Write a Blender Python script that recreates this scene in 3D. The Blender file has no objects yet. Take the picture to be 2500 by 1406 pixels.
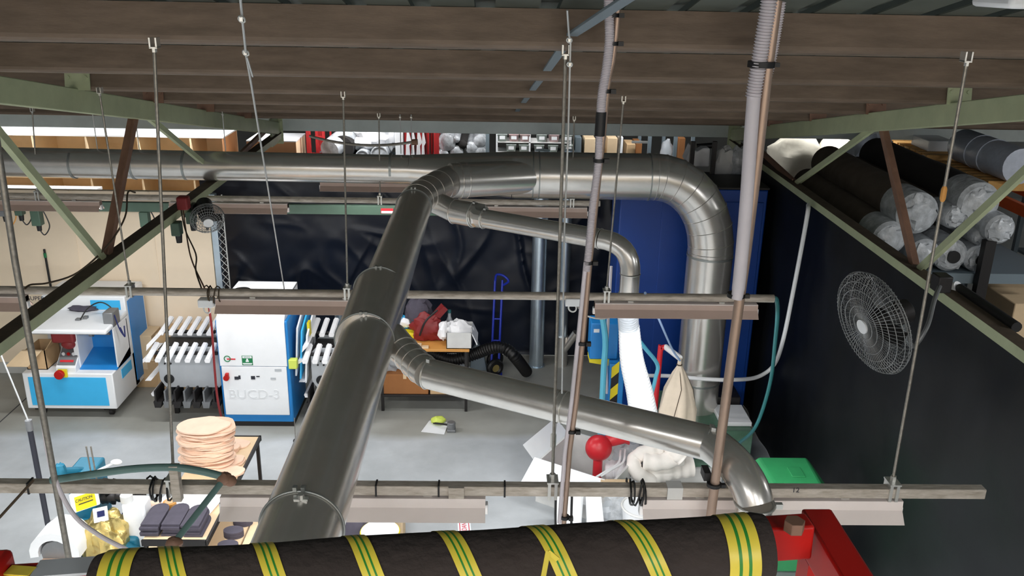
import bpy, bmesh, math, random
from math import sin, cos, pi, radians, atan2, sqrt
from mathutils import Vector, Matrix, noise
random.seed(7)
SC = bpy.context.scene
COL = SC.collection
V = Vector

# ---------------------------------------------------------------- camera
F = 2170.0                       # focal length in pixels of a 2500 x 1406 frame
CAM = V((0, 0, 5.2))
RC = (Matrix.Rotation(radians(-1.35), 3, 'Z') @ Matrix.Rotation(radians(90 - 19.5), 3, 'X')
      @ Matrix.Rotation(radians(1.1), 3, 'Z'))
cd = bpy.data.cameras.new('camera')
cd.sensor_fit = 'HORIZONTAL'; cd.sensor_width = 36.0; cd.lens = F / 2500 * 36
cd.clip_start = 0.05; cd.clip_end = 200
cam = bpy.data.objects.new('camera', cd); COL.objects.link(cam)
cam.matrix_world = Matrix.Translation(CAM) @ RC.to_4x4()
SC.camera = cam

# ---------------------------------------------------------------- view, world
SC.view_settings.view_transform = 'Standard'
SC.view_settings.look = 'None'
SC.view_settings.gamma = 1
SC.view_settings.use_curve_mapping = False
SC.view_settings.exposure = 0.58
w = bpy.data.worlds.new('world'); SC.world = w; w.use_nodes = True
w.node_tree.nodes['Background'].inputs[0].default_value = (0.80, 0.86, 0.92, 1)
w.node_tree.nodes['Background'].inputs[1].default_value = 0.2

def lamp(name, loc, sx, sy, power, col=(1, 0.985, 0.96), rot=(0, 0, 0), parent=None):
    l = bpy.data.lights.new(name, 'AREA'); l.shape = 'RECTANGLE'; l.size = sx; l.size_y = sy
    l.energy = power; l.color = col
    o = bpy.data.objects.new(name, l); COL.objects.link(o); o.location = loc; o.rotation_euler = rot
    if parent: o.parent = parent
    return o

# ---------------------------------------------------------------- rays: which way a point of the photo lies
def ray(px, py): return RC @ V(((px - 1250) / F, -(py - 703) / F, -1.0))
def aY(px, py, Y): d = ray(px, py); return CAM + d * (Y / d.y)
def aZ(px, py, Z): d = ray(px, py); return CAM + d * ((Z - CAM.z) / d.z)
def aX(px, py, X): d = ray(px, py); return CAM + d * (X / d.x)
def mpp(p): return -(RC.transposed() @ (V(p) - CAM)).z / F      # metres per pixel at p

# ---------------------------------------------------------------- materials
def lin(c): return tuple((x / 255 / 12.92) if x / 255 <= 0.04045 else ((x / 255 + 0.055) / 1.055) ** 2.4 for x in c)
MATS = {}
def mat(name, rgb, rough=0.6, metal=0.0, var=0.0, vs=6.0, bump=0.0, bs=40.0, emit=0, trans=0.0, alpha=1.0, rgb2=None, stretch=None, spec=0.5, ridged=False):
    m = bpy.data.materials.new(name); m.use_nodes = True
    nt = m.node_tree; b = nt.nodes['Principled BSDF']; N = nt.nodes.new; L = nt.links.new
    c = lin(rgb)
    b.inputs['Base Color'].default_value = (*c, 1)
    b.inputs['Roughness'].default_value = rough; b.inputs['Metallic'].default_value = metal
    b.inputs['Specular IOR Level'].default_value = spec
    if trans: b.inputs['Transmission Weight'].default_value = trans
    if alpha < 1: b.inputs['Alpha'].default_value = alpha
    tc = N('ShaderNodeTexCoord'); mp = N('ShaderNodeMapping'); L(tc.outputs['Object'], mp.inputs[0])
    if stretch: mp.inputs['Scale'].default_value = stretch
    if var or rgb2:
        n = N('ShaderNodeTexNoise'); n.inputs['Scale'].default_value = vs; n.inputs['Detail'].default_value = 6; n.inputs['Roughness'].default_value = 0.62
        L(mp.outputs[0], n.inputs['Vector'])
        r = N('ShaderNodeValToRGB'); r.color_ramp.elements[0].position = 0.32; r.color_ramp.elements[1].position = 0.68
        c2 = lin(rgb2) if rgb2 else tuple(x * (1 - var) for x in c)
        c1 = c if rgb2 else tuple(min(1, x * (1 + var)) for x in c)
        r.color_ramp.elements[0].color = (*c2, 1); r.color_ramp.elements[1].color = (*c1, 1)
        L(n.outputs['Fac'], r.inputs['Fac']); L(r.outputs['Color'], b.inputs['Base Color'])
    if bump:
        n2 = N('ShaderNodeTexNoise'); n2.inputs['Scale'].default_value = bs; n2.inputs['Detail'].default_value = 5
        if ridged: n2.noise_type = 'RIDGED_MULTIFRACTAL'; n2.inputs['Distortion'].default_value = 0.9
        L(mp.outputs[0], n2.inputs['Vector'])
        bp = N('ShaderNodeBump'); bp.inputs['Strength'].default_value = bump; bp.inputs['Distance'].default_value = 0.02
        L(n2.outputs['Fac'], bp.inputs['Height']); L(bp.outputs['Normal'], b.inputs['Normal'])
    if emit:
        b.inputs['Emission Color'].default_value = (*c, 1); b.inputs['Emission Strength'].default_value = emit
    MATS[name] = m
    return m
M = MATS
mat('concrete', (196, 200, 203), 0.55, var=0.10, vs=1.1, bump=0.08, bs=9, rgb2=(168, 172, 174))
def floor_zones():     # floor colour: pale in front, mixed to a darker grey beyond a noisy edge
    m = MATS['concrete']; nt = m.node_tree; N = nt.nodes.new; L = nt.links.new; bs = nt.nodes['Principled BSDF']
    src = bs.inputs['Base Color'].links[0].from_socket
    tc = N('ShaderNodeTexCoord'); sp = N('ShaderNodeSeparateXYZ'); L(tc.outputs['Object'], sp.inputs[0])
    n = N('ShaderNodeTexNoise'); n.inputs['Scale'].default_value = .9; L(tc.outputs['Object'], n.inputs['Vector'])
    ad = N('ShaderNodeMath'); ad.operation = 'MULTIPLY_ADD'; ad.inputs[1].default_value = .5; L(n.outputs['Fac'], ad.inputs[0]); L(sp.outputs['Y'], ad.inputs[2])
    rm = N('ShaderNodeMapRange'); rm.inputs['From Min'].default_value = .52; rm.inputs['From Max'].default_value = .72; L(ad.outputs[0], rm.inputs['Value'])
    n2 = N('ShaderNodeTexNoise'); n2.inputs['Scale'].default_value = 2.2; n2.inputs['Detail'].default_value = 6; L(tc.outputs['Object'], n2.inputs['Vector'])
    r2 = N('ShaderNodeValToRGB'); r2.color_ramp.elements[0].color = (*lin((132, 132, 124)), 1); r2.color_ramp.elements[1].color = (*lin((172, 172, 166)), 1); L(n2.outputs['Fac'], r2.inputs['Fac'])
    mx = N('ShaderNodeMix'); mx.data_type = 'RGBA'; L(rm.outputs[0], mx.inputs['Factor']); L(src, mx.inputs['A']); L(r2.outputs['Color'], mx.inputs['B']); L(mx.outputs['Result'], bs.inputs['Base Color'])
floor_zones()
mat('joint', (70, 72, 74), 0.9)
mat('purlin', (124, 107, 92), 0.6, 0.2, rgb2=(98, 84, 71), vs=3.5, bump=0.05, stretch=(1, 6, 6))
mat('roofsheet', (84, 90, 82), 0.6, 0.2, var=0.2, vs=2)
mat('beam_grey', (196, 204, 200), 0.6, 0.1, var=0.08, vs=3)
mat('green', (176, 184, 148), 0.5, 0.0, var=0.10, vs=4)
mat('green_dark', (66, 88, 74), 0.5, var=0.12, vs=4)
mat('brown_steel', (128, 96, 78), 0.65, var=0.2, vs=5)
mat('dust', (74, 62, 48), 0.9, var=0.25, vs=9)
mat('galv', (218, 214, 208), 0.26, 0.8, var=0.05, vs=7, bump=0.015, bs=5)
mat('galv_dull', (160, 164, 162), 0.42, .8, var=0.10, vs=7)
mat('galv_blue', (206, 222, 234), 0.35, 0.9, var=0.08, vs=5)
mat('rod', (150, 146, 138), 0.45, 0.8, var=0.2, vs=60)
mat('zinc', (214, 214, 210), 0.35, 0.8)
mat('pipe', (204, 194, 182), 0.5, 0.4, rgb2=(156, 145, 132), vs=9, stretch=(1, 5, 5))
mat('pipe_pale', (206, 198, 188), 0.5, 0.3, rgb2=(160, 150, 136), vs=12, stretch=(1, 5, 5))
mat('enamel', (236, 226, 222), 0.35, var=0.03)
mat('enamel_tan', (196, 172, 160), 0.4, var=0.04)
mat('tube', (255, 252, 245), 0.4, emit=6.0)
mat('bronze_tube', (176, 152, 136), 0.35, 0.55, var=0.1, vs=5)
mat('conduit', (206, 200, 206), 0.5, var=0.04)
mat('black_plastic', (22, 22, 24), 0.5)
mat('black_rubber', (14, 14, 15), 0.45)
mat('curtain', (17, 25, 41), 0.40, var=0.15, vs=2.0, bump=0.25, bs=3.2, ridged=True, spec=0.4)
mat('curtain_matt', (12, 15, 18), 0.5, var=0.3, vs=1.2, bump=0.15, bs=3, spec=0.3)
mat('wall_cream', (244, 226, 200), 0.7, var=0.03, vs=2)
mat('wall_grey', (120, 120, 116), 0.8, var=0.1, vs=2)
mat('skirting', (196, 198, 196), 0.5)
mat('white', (236, 238, 240), 0.4, var=0.02)
mat('white_soft', (240, 240, 242), 0.6, var=0.04, vs=9)
mat('offwhite', (214, 214, 212), 0.6, var=0.06, vs=6)
mat('blue_panel', (60, 182, 238), 0.4, var=0.03)
mat('blue_body', (32, 128, 200), 0.4, var=0.04)
mat('blue_deep', (4, 58, 138), 0.42, var=0.10, vs=1.2)
mat('blue_bright', (38, 60, 190), 0.35)
mat('navy', (28, 36, 92), 0.7, var=0.2)
mat('cyan', (32, 116, 144), 0.45, var=0.12)
mat('teal_dull', (92, 122, 118), 0.45, var=0.08)
mat('cable_blue', (150, 176, 214), 0.4)
mat('cyan_pipe', (96, 186, 214), 0.4)
mat('teal_hose', (46, 108, 112), 0.4)
mat('red', (178, 22, 16), 0.42, var=0.06, vs=5, spec=0.3)
mat('red_dark', (130, 34, 36), 0.5, var=0.1)
mat('red_bright', (206, 40, 50), 0.35, var=0.06)
mat('red_frame', (186, 44, 46), 0.45)
mat('yellow', (224, 206, 32), 0.5)
mat('tape_yellow', (214, 194, 66), 0.45, var=0.08, vs=14)
mat('tape_green', (40, 128, 44), 0.5)
mat('foam', (46, 38, 34), 0.92, var=0.18, vs=9, bump=0.3, bs=60)
mat('cardboard', (196, 164, 124), 0.8, var=0.07, vs=5)
mat('cardboard_pale', (214, 188, 152), 0.8, var=0.06, vs=5)
mat('cardboard_brown', (150, 98, 54), 0.8, var=0.06, vs=5)
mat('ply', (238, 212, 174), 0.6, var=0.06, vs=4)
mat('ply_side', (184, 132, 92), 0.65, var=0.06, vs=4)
mat('plank', (226, 198, 160), 0.6, var=0.06, vs=3)
mat('orange_wood', (206, 146, 72), 0.6, var=0.08)
mat('orange', (222, 92, 34), 0.45, var=0.06)
mat('pallet', (204, 158, 92), 0.75, var=0.12)
mat('leather', (236, 204, 180), 0.75, var=0.06, vs=8)
mat('leather_dark', (224, 188, 162), 0.8, var=0.08, vs=8)
mat('pad_grey', (76, 72, 84), 0.85, var=0.12, vs=14)
mat('dark_steel', (44, 42, 42), 0.5, 0.4)
mat('grey_steel', (130, 132, 134), 0.45, 0.5, var=0.1)
mat('grey_plate', (186, 190, 194), 0.5, 0.2, var=0.05)
mat('gold', (212, 190, 122), 0.3, 0.8, var=0.12, bump=0.5, bs=14)
mat('sign_green', (20, 120, 70), 0.5)
mat('green_bin', (52, 150, 92), 0.45, var=0.08)
mat('green_box', (100, 132, 116), 0.4, rgb2=(60, 96, 72), vs=2.5)
mat('sack', (222, 206, 186), 0.85, var=0.05, vs=9)
mat('cream_cloth', (242, 236, 230), 0.85, var=0.04, vs=9)
mat('hose_white', (240, 242, 244), 0.5)
mat('clear', (226, 232, 238), 0.3, trans=0.35, alpha=0.75, var=0.06, vs=14)
mat('wrap', (190, 194, 198), 0.25, var=0.28, vs=11, bump=0.5, bs=16)
mat('fabric_roll', (88, 78, 68), 0.9, var=0.22, vs=5)
mat('fabric_black', (38, 35, 34), 0.9, var=0.2)
mat('white_roll', (206, 214, 228), 0.35, var=0.10, vs=9, bump=0.3, bs=14)
mat('canvas', (206, 200, 184), 0.75, var=0.06, vs=3, bump=0.3, bs=4)
mat('rack_grey', (120, 134, 142), 0.5, 0.2)
mat('print_dark', (40, 42, 52), 0.6)
mat('print_red', (206, 40, 60), 0.6)
mat('emboss', (222, 224, 226), 0.5)
mat('lime', (206, 222, 96), 0.6)
mat('bin_pink', (206, 178, 178), 0.5); mat('bin_clear', (176, 186, 180), 0.45, var=0.1, vs=12)
mat('wire', (196, 198, 198), 0.4, 0.5)
mat('fan_wire', (150, 152, 152), 0.45, 0.6)

# ---------------------------------------------------------------- mesh builder
ORIG = {}
class MB:
    def __init__(s): s.v = []; s.f = []; s.mi = []
    def add(s, vs, fs, mi=0):
        b = len(s.v); s.v += [V(p) for p in vs]; s.f += [tuple(i + b for i in f) for f in fs]; s.mi += [mi] * len(fs); return s
    def hexa(s, p, mi=0):      # 8 points: bottom loop 0-3, top loop 4-7
        return s.add(p, [(0, 3, 2, 1), (4, 5, 6, 7), (0, 1, 5, 4), (1, 2, 6, 5), (2, 3, 7, 6), (3, 0, 4, 7)], mi)
    def box(s, x0, x1, y0, y1, z0, z1, mi=0):
        return s.hexa([(x0, y0, z0), (x1, y0, z0), (x1, y1, z0), (x0, y1, z0), (x0, y0, z1), (x1, y0, z1), (x1, y1, z1), (x0, y1, z1)], mi)
    def obox(s, c, ax, ay, az, mi=0):   # centre and three half-axis vectors
        c = V(c); ax, ay, az = V(ax), V(ay), V(az)
        P = [c + ax * i + ay * j + az * k for k in (-1, 1) for (i, j) in ((-1, -1), (1, -1), (1, 1), (-1, 1))]
        return s.hexa(P, mi)
    def bar(s, p, q, w, h, up=(0, 0, 1), mi=0):
        p, q = V(p), V(q); d = (q - p).normalized(); r = d.cross(V(up))
        r = r.normalized() if r.length > 1e-5 else V((1, 0, 0)); u = r.cross(d)
        return s.obox((p + q) / 2, r * w / 2, d * (q - p).length / 2, u * h / 2, mi)
    def tube(s, pts, r, n=14, cap=True, mi=0, closed=False):
        pts = [V(p) for p in pts]; k = len(pts); rs = r if isinstance(r, (list, tuple)) else [r] * k
        tg = []
        for i in range(k):
            a = pts[i - 1] if (i > 0 or closed) else pts[i]; c = pts[(i + 1) % k] if (i < k - 1 or closed) else pts[i]
            t = c - a; tg.append(t.normalized() if t.length > 1e-9 else V((0, 0, 1)))
        t0 = tg[0]; u = t0.cross(V((0, 0, 1)));
        if u.length < 1e-3: u = t0.cross(V((0, 1, 0)))
        u.normalize(); vs = []; fs = []
        for i in range(k):
            t = tg[i]; u = (u - t * u.dot(t)).normalized(); w_ = t.cross(u)
            for j in range(n):
                a = 2 * pi * j / n; vs.append(pts[i] + (u * cos(a) + w_ * sin(a)) * rs[i])
        for i in range(k if closed else k - 1):
            i2 = (i + 1) % k
            for j in range(n):
                j2 = (j + 1) % n; fs.append((i * n + j, i * n + j2, i2 * n + j2, i2 * n + j))
        if cap and not closed:
            fs.append(tuple(reversed(range(n)))); fs.append(tuple(range((k - 1) * n, k * n)))
        return s.add(vs, fs, mi)
    def cyl(s, p, q, r, n=18, mi=0, r2=None): return s.tube([p, q], [r, r if r2 is None else r2], n, True, mi)
    def ring(s, c, ax, R, r, n=28, m=6, mi=0):
        ax = V(ax).normalized(); u = ax.cross(V((0, 0, 1)))
        if u.length < 1e-3: u = ax.cross(V((0, 1, 0)))
        u.normalize(); w_ = ax.cross(u)
        return s.tube([V(c) + (u * cos(2 * pi * i / n) + w_ * sin(2 * pi * i / n)) * R for i in range(n)], r, m, False, mi, True)
    def band(s, c, ax, R, wd, t=0.004, n=32, mi=0):     # short sleeve standing off a pipe
        ax = V(ax).normalized(); return s.tube([V(c) - ax * wd / 2, V(c) - ax * wd / 2, V(c) + ax * wd / 2, V(c) + ax * wd / 2], [R, R + t, R + t, R], n, True, mi) if False else s.tube([V(c) - ax * wd / 2, V(c) + ax * wd / 2], R + t, n, True, mi)
    def prism(s, poly, ext, mi=0):
        poly = [V(p) for p in poly]; e = V(ext); n = len(poly)
        return s.add(poly + [p + e for p in poly], [tuple(reversed(range(n))), tuple(range(n, 2 * n))] + [(i, (i + 1) % n, n + (i + 1) % n, n + i) for i in range(n)], mi)
    def ball(s, c, rx, ry, rz, nu=16, nv=10, amp=0.0, freq=4.0, seed=0, mi=0, flat=None):
        c = V(c); vs = []; fs = []
        for i in range(nv + 1):
            th = pi * i / nv
            for j in range(nu):
                ph = 2 * pi * j / nu; d = V((sin(th) * cos(ph), sin(th) * sin(ph), cos(th)))
                k = 1 + (amp * noise.noise(d * freq + V((seed * 7.3, seed * 1.7, 0))) if amp else 0)
                p = V((d.x * rx * k, d.y * ry * k, d.z * rz * k))
                if flat is not None: p.z = max(p.z, -flat)
                vs.append(c + p)
        for i in range(nv):
            for j in range(nu):
                j2 = (j + 1) % nu; fs.append((i * nu + j, (i + 1) * nu + j, (i + 1) * nu + j2, i * nu + j2))
        return s.add(vs, fs, mi)
    def sheet(s, a, b, c, d, nx, ny, amp, freq, thick, seed=0, mi=0, fold=0.0, foldn=0, crease=0.0):
        a, b, c, d = V(a), V(b), V(c), V(d); nrm = (b - a).cross(d - a).normalized(); vs = []
        for side in (0, 1):
            for j in range(ny + 1):
                for i in range(nx + 1):
                    u, v = i / nx, j / ny; p = a * (1 - u) * (1 - v) + b * u * (1 - v) + c * u * v + d * (1 - u) * v
                    h = amp * noise.fractal(p * freq + V((seed * 5.1, 0, seed)), 1.0, 2.0, 3)
                    if crease:
                        for sx, sy, q in ((1, .45, 1), (.8, -.6, 2), (.25, 1, 3)):
                            g = noise.noise(V((p.x * sx + p.z * sy, p.x * -sy * .35 + p.z * sx * .35, q * 7.7 + p.y * sx)) * 1.7); h += crease * max(0, 1 - abs(g) * 5.5) ** 2 * max(0, noise.noise(p * 1.1 + V((q, 0, 0))) + .25)
                    if foldn: h += fold * sin(u * foldn * 2 * pi + 2 * noise.noise(p * 0.8))
                    vs.append(p + nrm * (h + (thick if side else 0)))
        W = nx + 1; S = W * (ny + 1); fs = []
        for j in range(ny):
            for i in range(nx):
                q = j * W + i; fs.append((q, q + W, q + W + 1, q + 1)); fs.append((S + q, S + q + 1, S + q + W + 1, S + q + W))
        for i in range(nx): fs.append((i, i + 1, S + i + 1, S + i)); q = ny * W + i; fs.append((q, S + q, S + q + 1, q + 1))
        for j in range(ny): q = j * W; fs.append((q, S + q, S + q + W, q + W)); q += nx; fs.append((q, q + W, S + q + W, S + q))
        return s.add(vs, fs, mi)
    def build(s, name, mats, parent=None, smooth=True, bev=0.0, ang=35, origin=None):
        if not isinstance(mats, (list, tuple)): mats = [mats]
        if parent is not None: o0 = ORIG[parent.name]
        else:
            xs = [p.x for p in s.v]; ys = [p.y for p in s.v]; zs = [p.z for p in s.v]
            o0 = V(origin) if origin else V(((min(xs) + max(xs)) / 2, (min(ys) + max(ys)) / 2, min(zs)))
        me = bpy.data.meshes.new(name); me.from_pydata([p - o0 for p in s.v], [], s.f)
        for m in mats: me.materials.append(M[m] if isinstance(m, str) else m)
        me.polygons.foreach_set('material_index', s.mi)
        bm = bmesh.new(); bm.from_mesh(me); bmesh.ops.recalc_face_normals(bm, faces=bm.faces); bm.to_mesh(me); bm.free()
        if smooth:
            me.polygons.foreach_set('use_smooth', [True] * len(me.polygons)); me.set_sharp_from_angle(angle=radians(ang))
        me.update()
        o = bpy.data.objects.new(name, me); COL.objects.link(o)
        if parent is not None: o.parent = parent; ORIG[o.name] = o0
        else: o.location = o0; ORIG[o.name] = o0
        if bev:
            b = o.modifiers.new('bevel', 'BEVEL'); b.width = bev; b.segments = 2; b.limit_method = 'ANGLE'; b.angle_limit = radians(40)
        return o
def tag(o, label, cat, group=None, kind=None):
    o['label'] = label; o['category'] = cat
    if group: o['group'] = group
    if kind: o['kind'] = kind
    return o
def thing(name, loc, label, cat, group=None):
    o = bpy.data.objects.new(name, None); COL.objects.link(o); o.location = V(loc); o.empty_display_size = 0.1
    ORIG[o.name] = V(loc); return tag(o, label, cat, group)
def struct(name, mb, m, **k):
    o = mb.build(name, m, **k); o['kind'] = 'structure'; return o
def dup(src, loc, label=None, group=None, rotz=None):
    r = src.copy(); COL.objects.link(r); r.location = V(loc)
    if rotz is not None: r.rotation_euler.z = rotz
    if label: r['label'] = label
    if group: r['group'] = group
    for ch in list(src.children):
        c = ch.copy(); COL.objects.link(c); c.parent = r
        for g in list(ch.children):
            d = g.copy(); COL.objects.link(d); d.parent = c
    return r
def plab(o, s): o['label'] = s; return o
def text_mesh(txt, size, ext=0.002):
    cu = bpy.data.curves.new('t', 'FONT'); cu.body = txt; cu.size = size; cu.extrude = ext; cu.align_x = 'CENTER'; cu.align_y = 'CENTER'
    o = bpy.data.objects.new('t', cu); COL.objects.link(o); bpy.context.view_layer.update()
    me = bpy.data.meshes.new_from_object(o.evaluated_get(bpy.context.evaluated_depsgraph_get()))
    vs = [v.co.copy() for v in me.vertices]; fs = [tuple(p.vertices) for p in me.polygons]
    bpy.data.objects.remove(o); bpy.data.curves.remove(cu); bpy.data.meshes.remove(me); return vs, fs
def add_text(mb, txt, size, c, xdir, ydir, ext=0.002, mi=0, sx=1.0):
    vs, fs = text_mesh(txt, size, ext); c = V(c); xd = V(xdir).normalized(); yd = V(ydir).normalized(); zd = xd.cross(yd)
    return mb.add([c + xd * v.x * sx + yd * v.y + zd * v.z for v in vs], fs, mi)
def arc(p0, p1, p2, n):      # quadratic curve from p0 to p2 bending at p1
    p0, p1, p2 = V(p0), V(p1), V(p2); return [p0 * (1 - t) ** 2 + p1 * 2 * t * (1 - t) + p2 * t * t for t in [i / n for i in range(n + 1)]]
def spline(P, n=8):          # Catmull-Rom through points
    P = [V(p) for p in P]; Q = [P[0] * 2 - P[1]] + P + [P[-1] * 2 - P[-2]]; out = []
    for i in range(1, len(Q) - 2):
        a, b, c, d = Q[i - 1:i + 3]
        for k in range(n):
            t = k / n; out.append(0.5 * (2 * b + (c - a) * t + (2 * a - 5 * b + 4 * c - d) * t * t + (3 * b - a - 3 * c + d) * t ** 3))
    return out + [P[-1]]
def sag(p, q, d, n=12):
    p, q = V(p), V(q); return [p.lerp(q, i / n) - V((0, 0, d * 4 * (i / n) * (1 - i / n))) for i in range(n + 1)]

# ================================================================ STRUCTURE
SL = 0.2                                         # the roof falls 0.2 m per metre away from the camera
AL = math.atan(SL)
def roof(Y): return 4.925 - SL * (Y - 3.6)       # underside of the purlins
UD = V((0, cos(AL), -sin(AL))); UN = V((0, sin(AL), cos(AL)))
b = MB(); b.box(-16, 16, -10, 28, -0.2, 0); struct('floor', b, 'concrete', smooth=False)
b = MB(); b.box(-12, 12, -9.2, -9, 0, 7.6); struct('wall_front', b, 'wall_cream', smooth=False)
b = MB()
X0 = aZ(30, 1003, 0).x; b.box(X0 - .008, X0 + .008, 4, 11.0, -0.001, 0.0015)
struct('trim_1', b, 'joint', smooth=False)
b = MB()
for i in range(80):                              # ribbed roof sheet lying on the purlins
    x0 = -10 + i * .25
    for (xa, xb, h) in ((x0, x0 + .17, .152), (x0 + .17, x0 + .25, .18)):
        p = [V((x, Y, roof(Y))) + UN * hh for hh in (h, h + .006) for (x, Y) in ((xa, -9), (xb, -9), (xb, 12.1), (xa, 12.1))]
        b.hexa(p)
struct('ceiling', b, 'roofsheet', smooth=False)
ORD = ['nearest steel roof purlin with hanger clamps under its lip', 'second steel roof purlin counted from the nearest', 'third steel roof purlin counted from the nearest',
       'fourth steel roof purlin counted from the nearest', 'fifth steel roof purlin counted from the nearest', 'farthest steel roof purlin just in front of the grey eaves beam']
for n in range(-2, 6):
    Y = 3.6 + 1.35 * n; o = V((0, Y, roof(Y))); X0, X1 = -9.0, 9.0
    prof = [(0, .15), (0, .024), (.006, .009), (.018, 0), (.085, 0), (.085, .02), (.079, .02), (.079, .006), (.014, .006), (.006, .014), (.006, .144), (.06, .144), (.06, .15)]
    b = MB(); b.prism([o + UD * u + UN * v + V((X0, 0, 0)) for u, v in prof], (X1 - X0, 0, 0))
    ob = b.build('roof_purlin', 'purlin', smooth=False)
    if n >= 0: tag(ob, ORD[n], 'roof purlin', 'brown steel purlins under the roof')
    else: ob['kind'] = 'structure'; ob.name = 'trim_2'
b = MB(); b.box(-10, 10, 12.0, 12.16, 3.15, 3.34)
tag(b.build('eaves_beam', 'beam_grey', bev=.008), 'long grey horizontal beam crossing behind the purlins at the foot of the roof', 'beam')
b = MB(); b.box(-10, 10, 12.0, 12.25, 3.34, 3.6); struct('trim_3', b, 'purlin', smooth=False)
# flat sag bars between purlins, one per bay
pts = [aY(1436, 0, 3.0)] + [None] * 0
SB = [(1395, 78, 3.6), (1336, 150, 4.95), (1300, 213, 6.3), (1278, 252, 7.65), (1262, 285, 9.0)]
P = []
for k, (px, py, Y) in enumerate(SB): P.append(V((aY(px, py, Y).x, Y, roof(Y) + .05)))
P.insert(0, V((P[0].x + .16, 2.3, roof(2.3) + .05)))
NB = ['nearest bay', 'bay behind the nearest purlin', 'bay between the second and third purlin', 'bay between the third and fourth purlin', 'bay between the fourth and fifth purlin']
for k in range(5):
    b = MB(); a, c = P[k] + (P[k + 1] - P[k]) * .06, P[k + 1] - (P[k + 1] - P[k]) * .012; b.bar(a, c, .045, .012, UN)
    tag(b.build('purlin_brace', 'rack_grey', bev=.002), 'flat grey-green brace strip under the roof in the ' + NB[k], 'brace', 'purlin brace strips')

# ---------------------------------------------------------------- roof trusses along the depth of the hall
def truss(X, side, lab):
    t = thing('roof_truss', (X, 8, 3.05), lab, 'truss', 'green roof trusses')
    zt = lambda Y: roof(Y) - .085
    b = MB(); b.bar((X, .6, zt(.6)), (X, 12.0, zt(12.0) + .02), .07, .16); b.build('top_chord', 'green', t, bev=.006)
    b = MB(); b.box(X - .055, X + .055, .6, 12.0, 3.055, 3.125); b.box(X - .055, X + .055, .6, 12.0, 3.1251, 3.129, 1)
    b.build('bottom_chord', ['green', 'dust'], t, smooth=False)
    def web(ya, yb, m, wd, nm='web_member'):
        b = MB(); dx = .012 * side; a, c = V((X + dx, ya, roof(ya) - .12)), V((X + dx, yb, 3.12))
        b.bar(a, c, .012, wd, (0, 0, 1)); b.bar(a + V((side * wd / 2, 0, 0)), c + V((side * wd / 2, 0, 0)), wd, .012, (0, 0, 1)); b.build(nm, m, t, smooth=False)
    if side < 0:
        for ya, yb, m, wd in ((5.05, 6.42, 'green', .055), (7.35, 6.5, 'brown_steel', .065), (7.6, 9.35, 'green', .05), (11.4, 9.45, 'brown_steel', .055)): web(ya, yb, m, wd)
    else:
        for ya, yb, m, wd in ((4.85, 6.4, 'green', .055), (7.45, 6.5, 'brown_steel', .06), (7.6, 9.35, 'green', .055), (11.4, 9.45, 'brown_steel', .055)): web(ya, yb, m, wd)
    web(4.6, 3.2, 'brown_steel', .06)
    b = MB(); b.box(X - .012, X + .012, 11.62, 12.0, 3.0, 3.36); b.box(X - .07, X + .07, 11.98, 12.0, 2.98, 3.36)
    for dz in (.06, .14, .26): b.cyl((X + .055, 11.96, 3.02 + dz), (X + .055, 11.985, 3.02 + dz), .014, 8)
    b.build('end_plate', 'green', t, smooth=False)
    for n in range(0, 6):
        Y = 3.6 + 1.35 * n - .02; b = MB(); o = V((X, Y, roof(Y)))
        b.obox(o + UN * .07 + V((.03, 0, 0)), (.085, 0, 0), UD * .006, UN * .075)
        for du in (-.03, .09): b.cyl(o + UN * .08 + V((du, 0, 0)) - UD * .016, o + UN * .08 + V((du, 0, 0)), .014, 8)
        b.build('purlin_cleat', 'brown_steel' if n > 2 else 'green', t, smooth=False)
    return t
TL = truss(-2.9, -1, 'green steel roof truss on the left with its bottom chord rising past the duct')
TR = truss(3.24, 1, 'green steel roof truss on the right above the black curtain')

# ---------------------------------------------------------------- walls and curtains
b = MB(); b.box(-10.5, -3.62, 11.05, 11.13, 0, 2.52); struct('wall_left', b, 'wall_cream', smooth=False)
b = MB()
for X in (-6.15, -5.35, -4.35): b.box(X - .01, X + .01, 11.043, 11.05, .16, 2.52)
struct('trim_4', b, 'wall_cream', smooth=False)
b = MB(); b.box(-10.5, -3.62, 11.02, 11.05, 0, .15); struct('baseboard_left', b, 'skirting', smooth=False)
b = MB(); b.box(-14, 14, 22, 22.2, 0, 6); struct('wall_back', b, 'wall_grey', smooth=False)
b = MB(); b.sheet((-3.95, 11.8, .01), (3.15, 11.8, .01), (3.15, 11.8, 2.62), (-3.95, 11.8, 2.62), 260, 96, .035, 1.3, .006, 3, crease=.06)
CB = tag(b.build('plastic_curtain', 'curtain', ang=80), 'wrinkled black plastic curtain hung across the back behind the machines', 'curtain')
b = MB(); b.sheet((3.24, 11.75, .01), (3.24, .6, .01), (3.24, .6, 3.05), (3.24, 11.75, 3.05), 130, 30, .07, .9, .006, 5)
CR = tag(b.build('plastic_curtain', 'curtain_matt', ang=80), 'smooth black sheet curtain hanging from the right truss behind the round fan', 'curtain')

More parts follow.
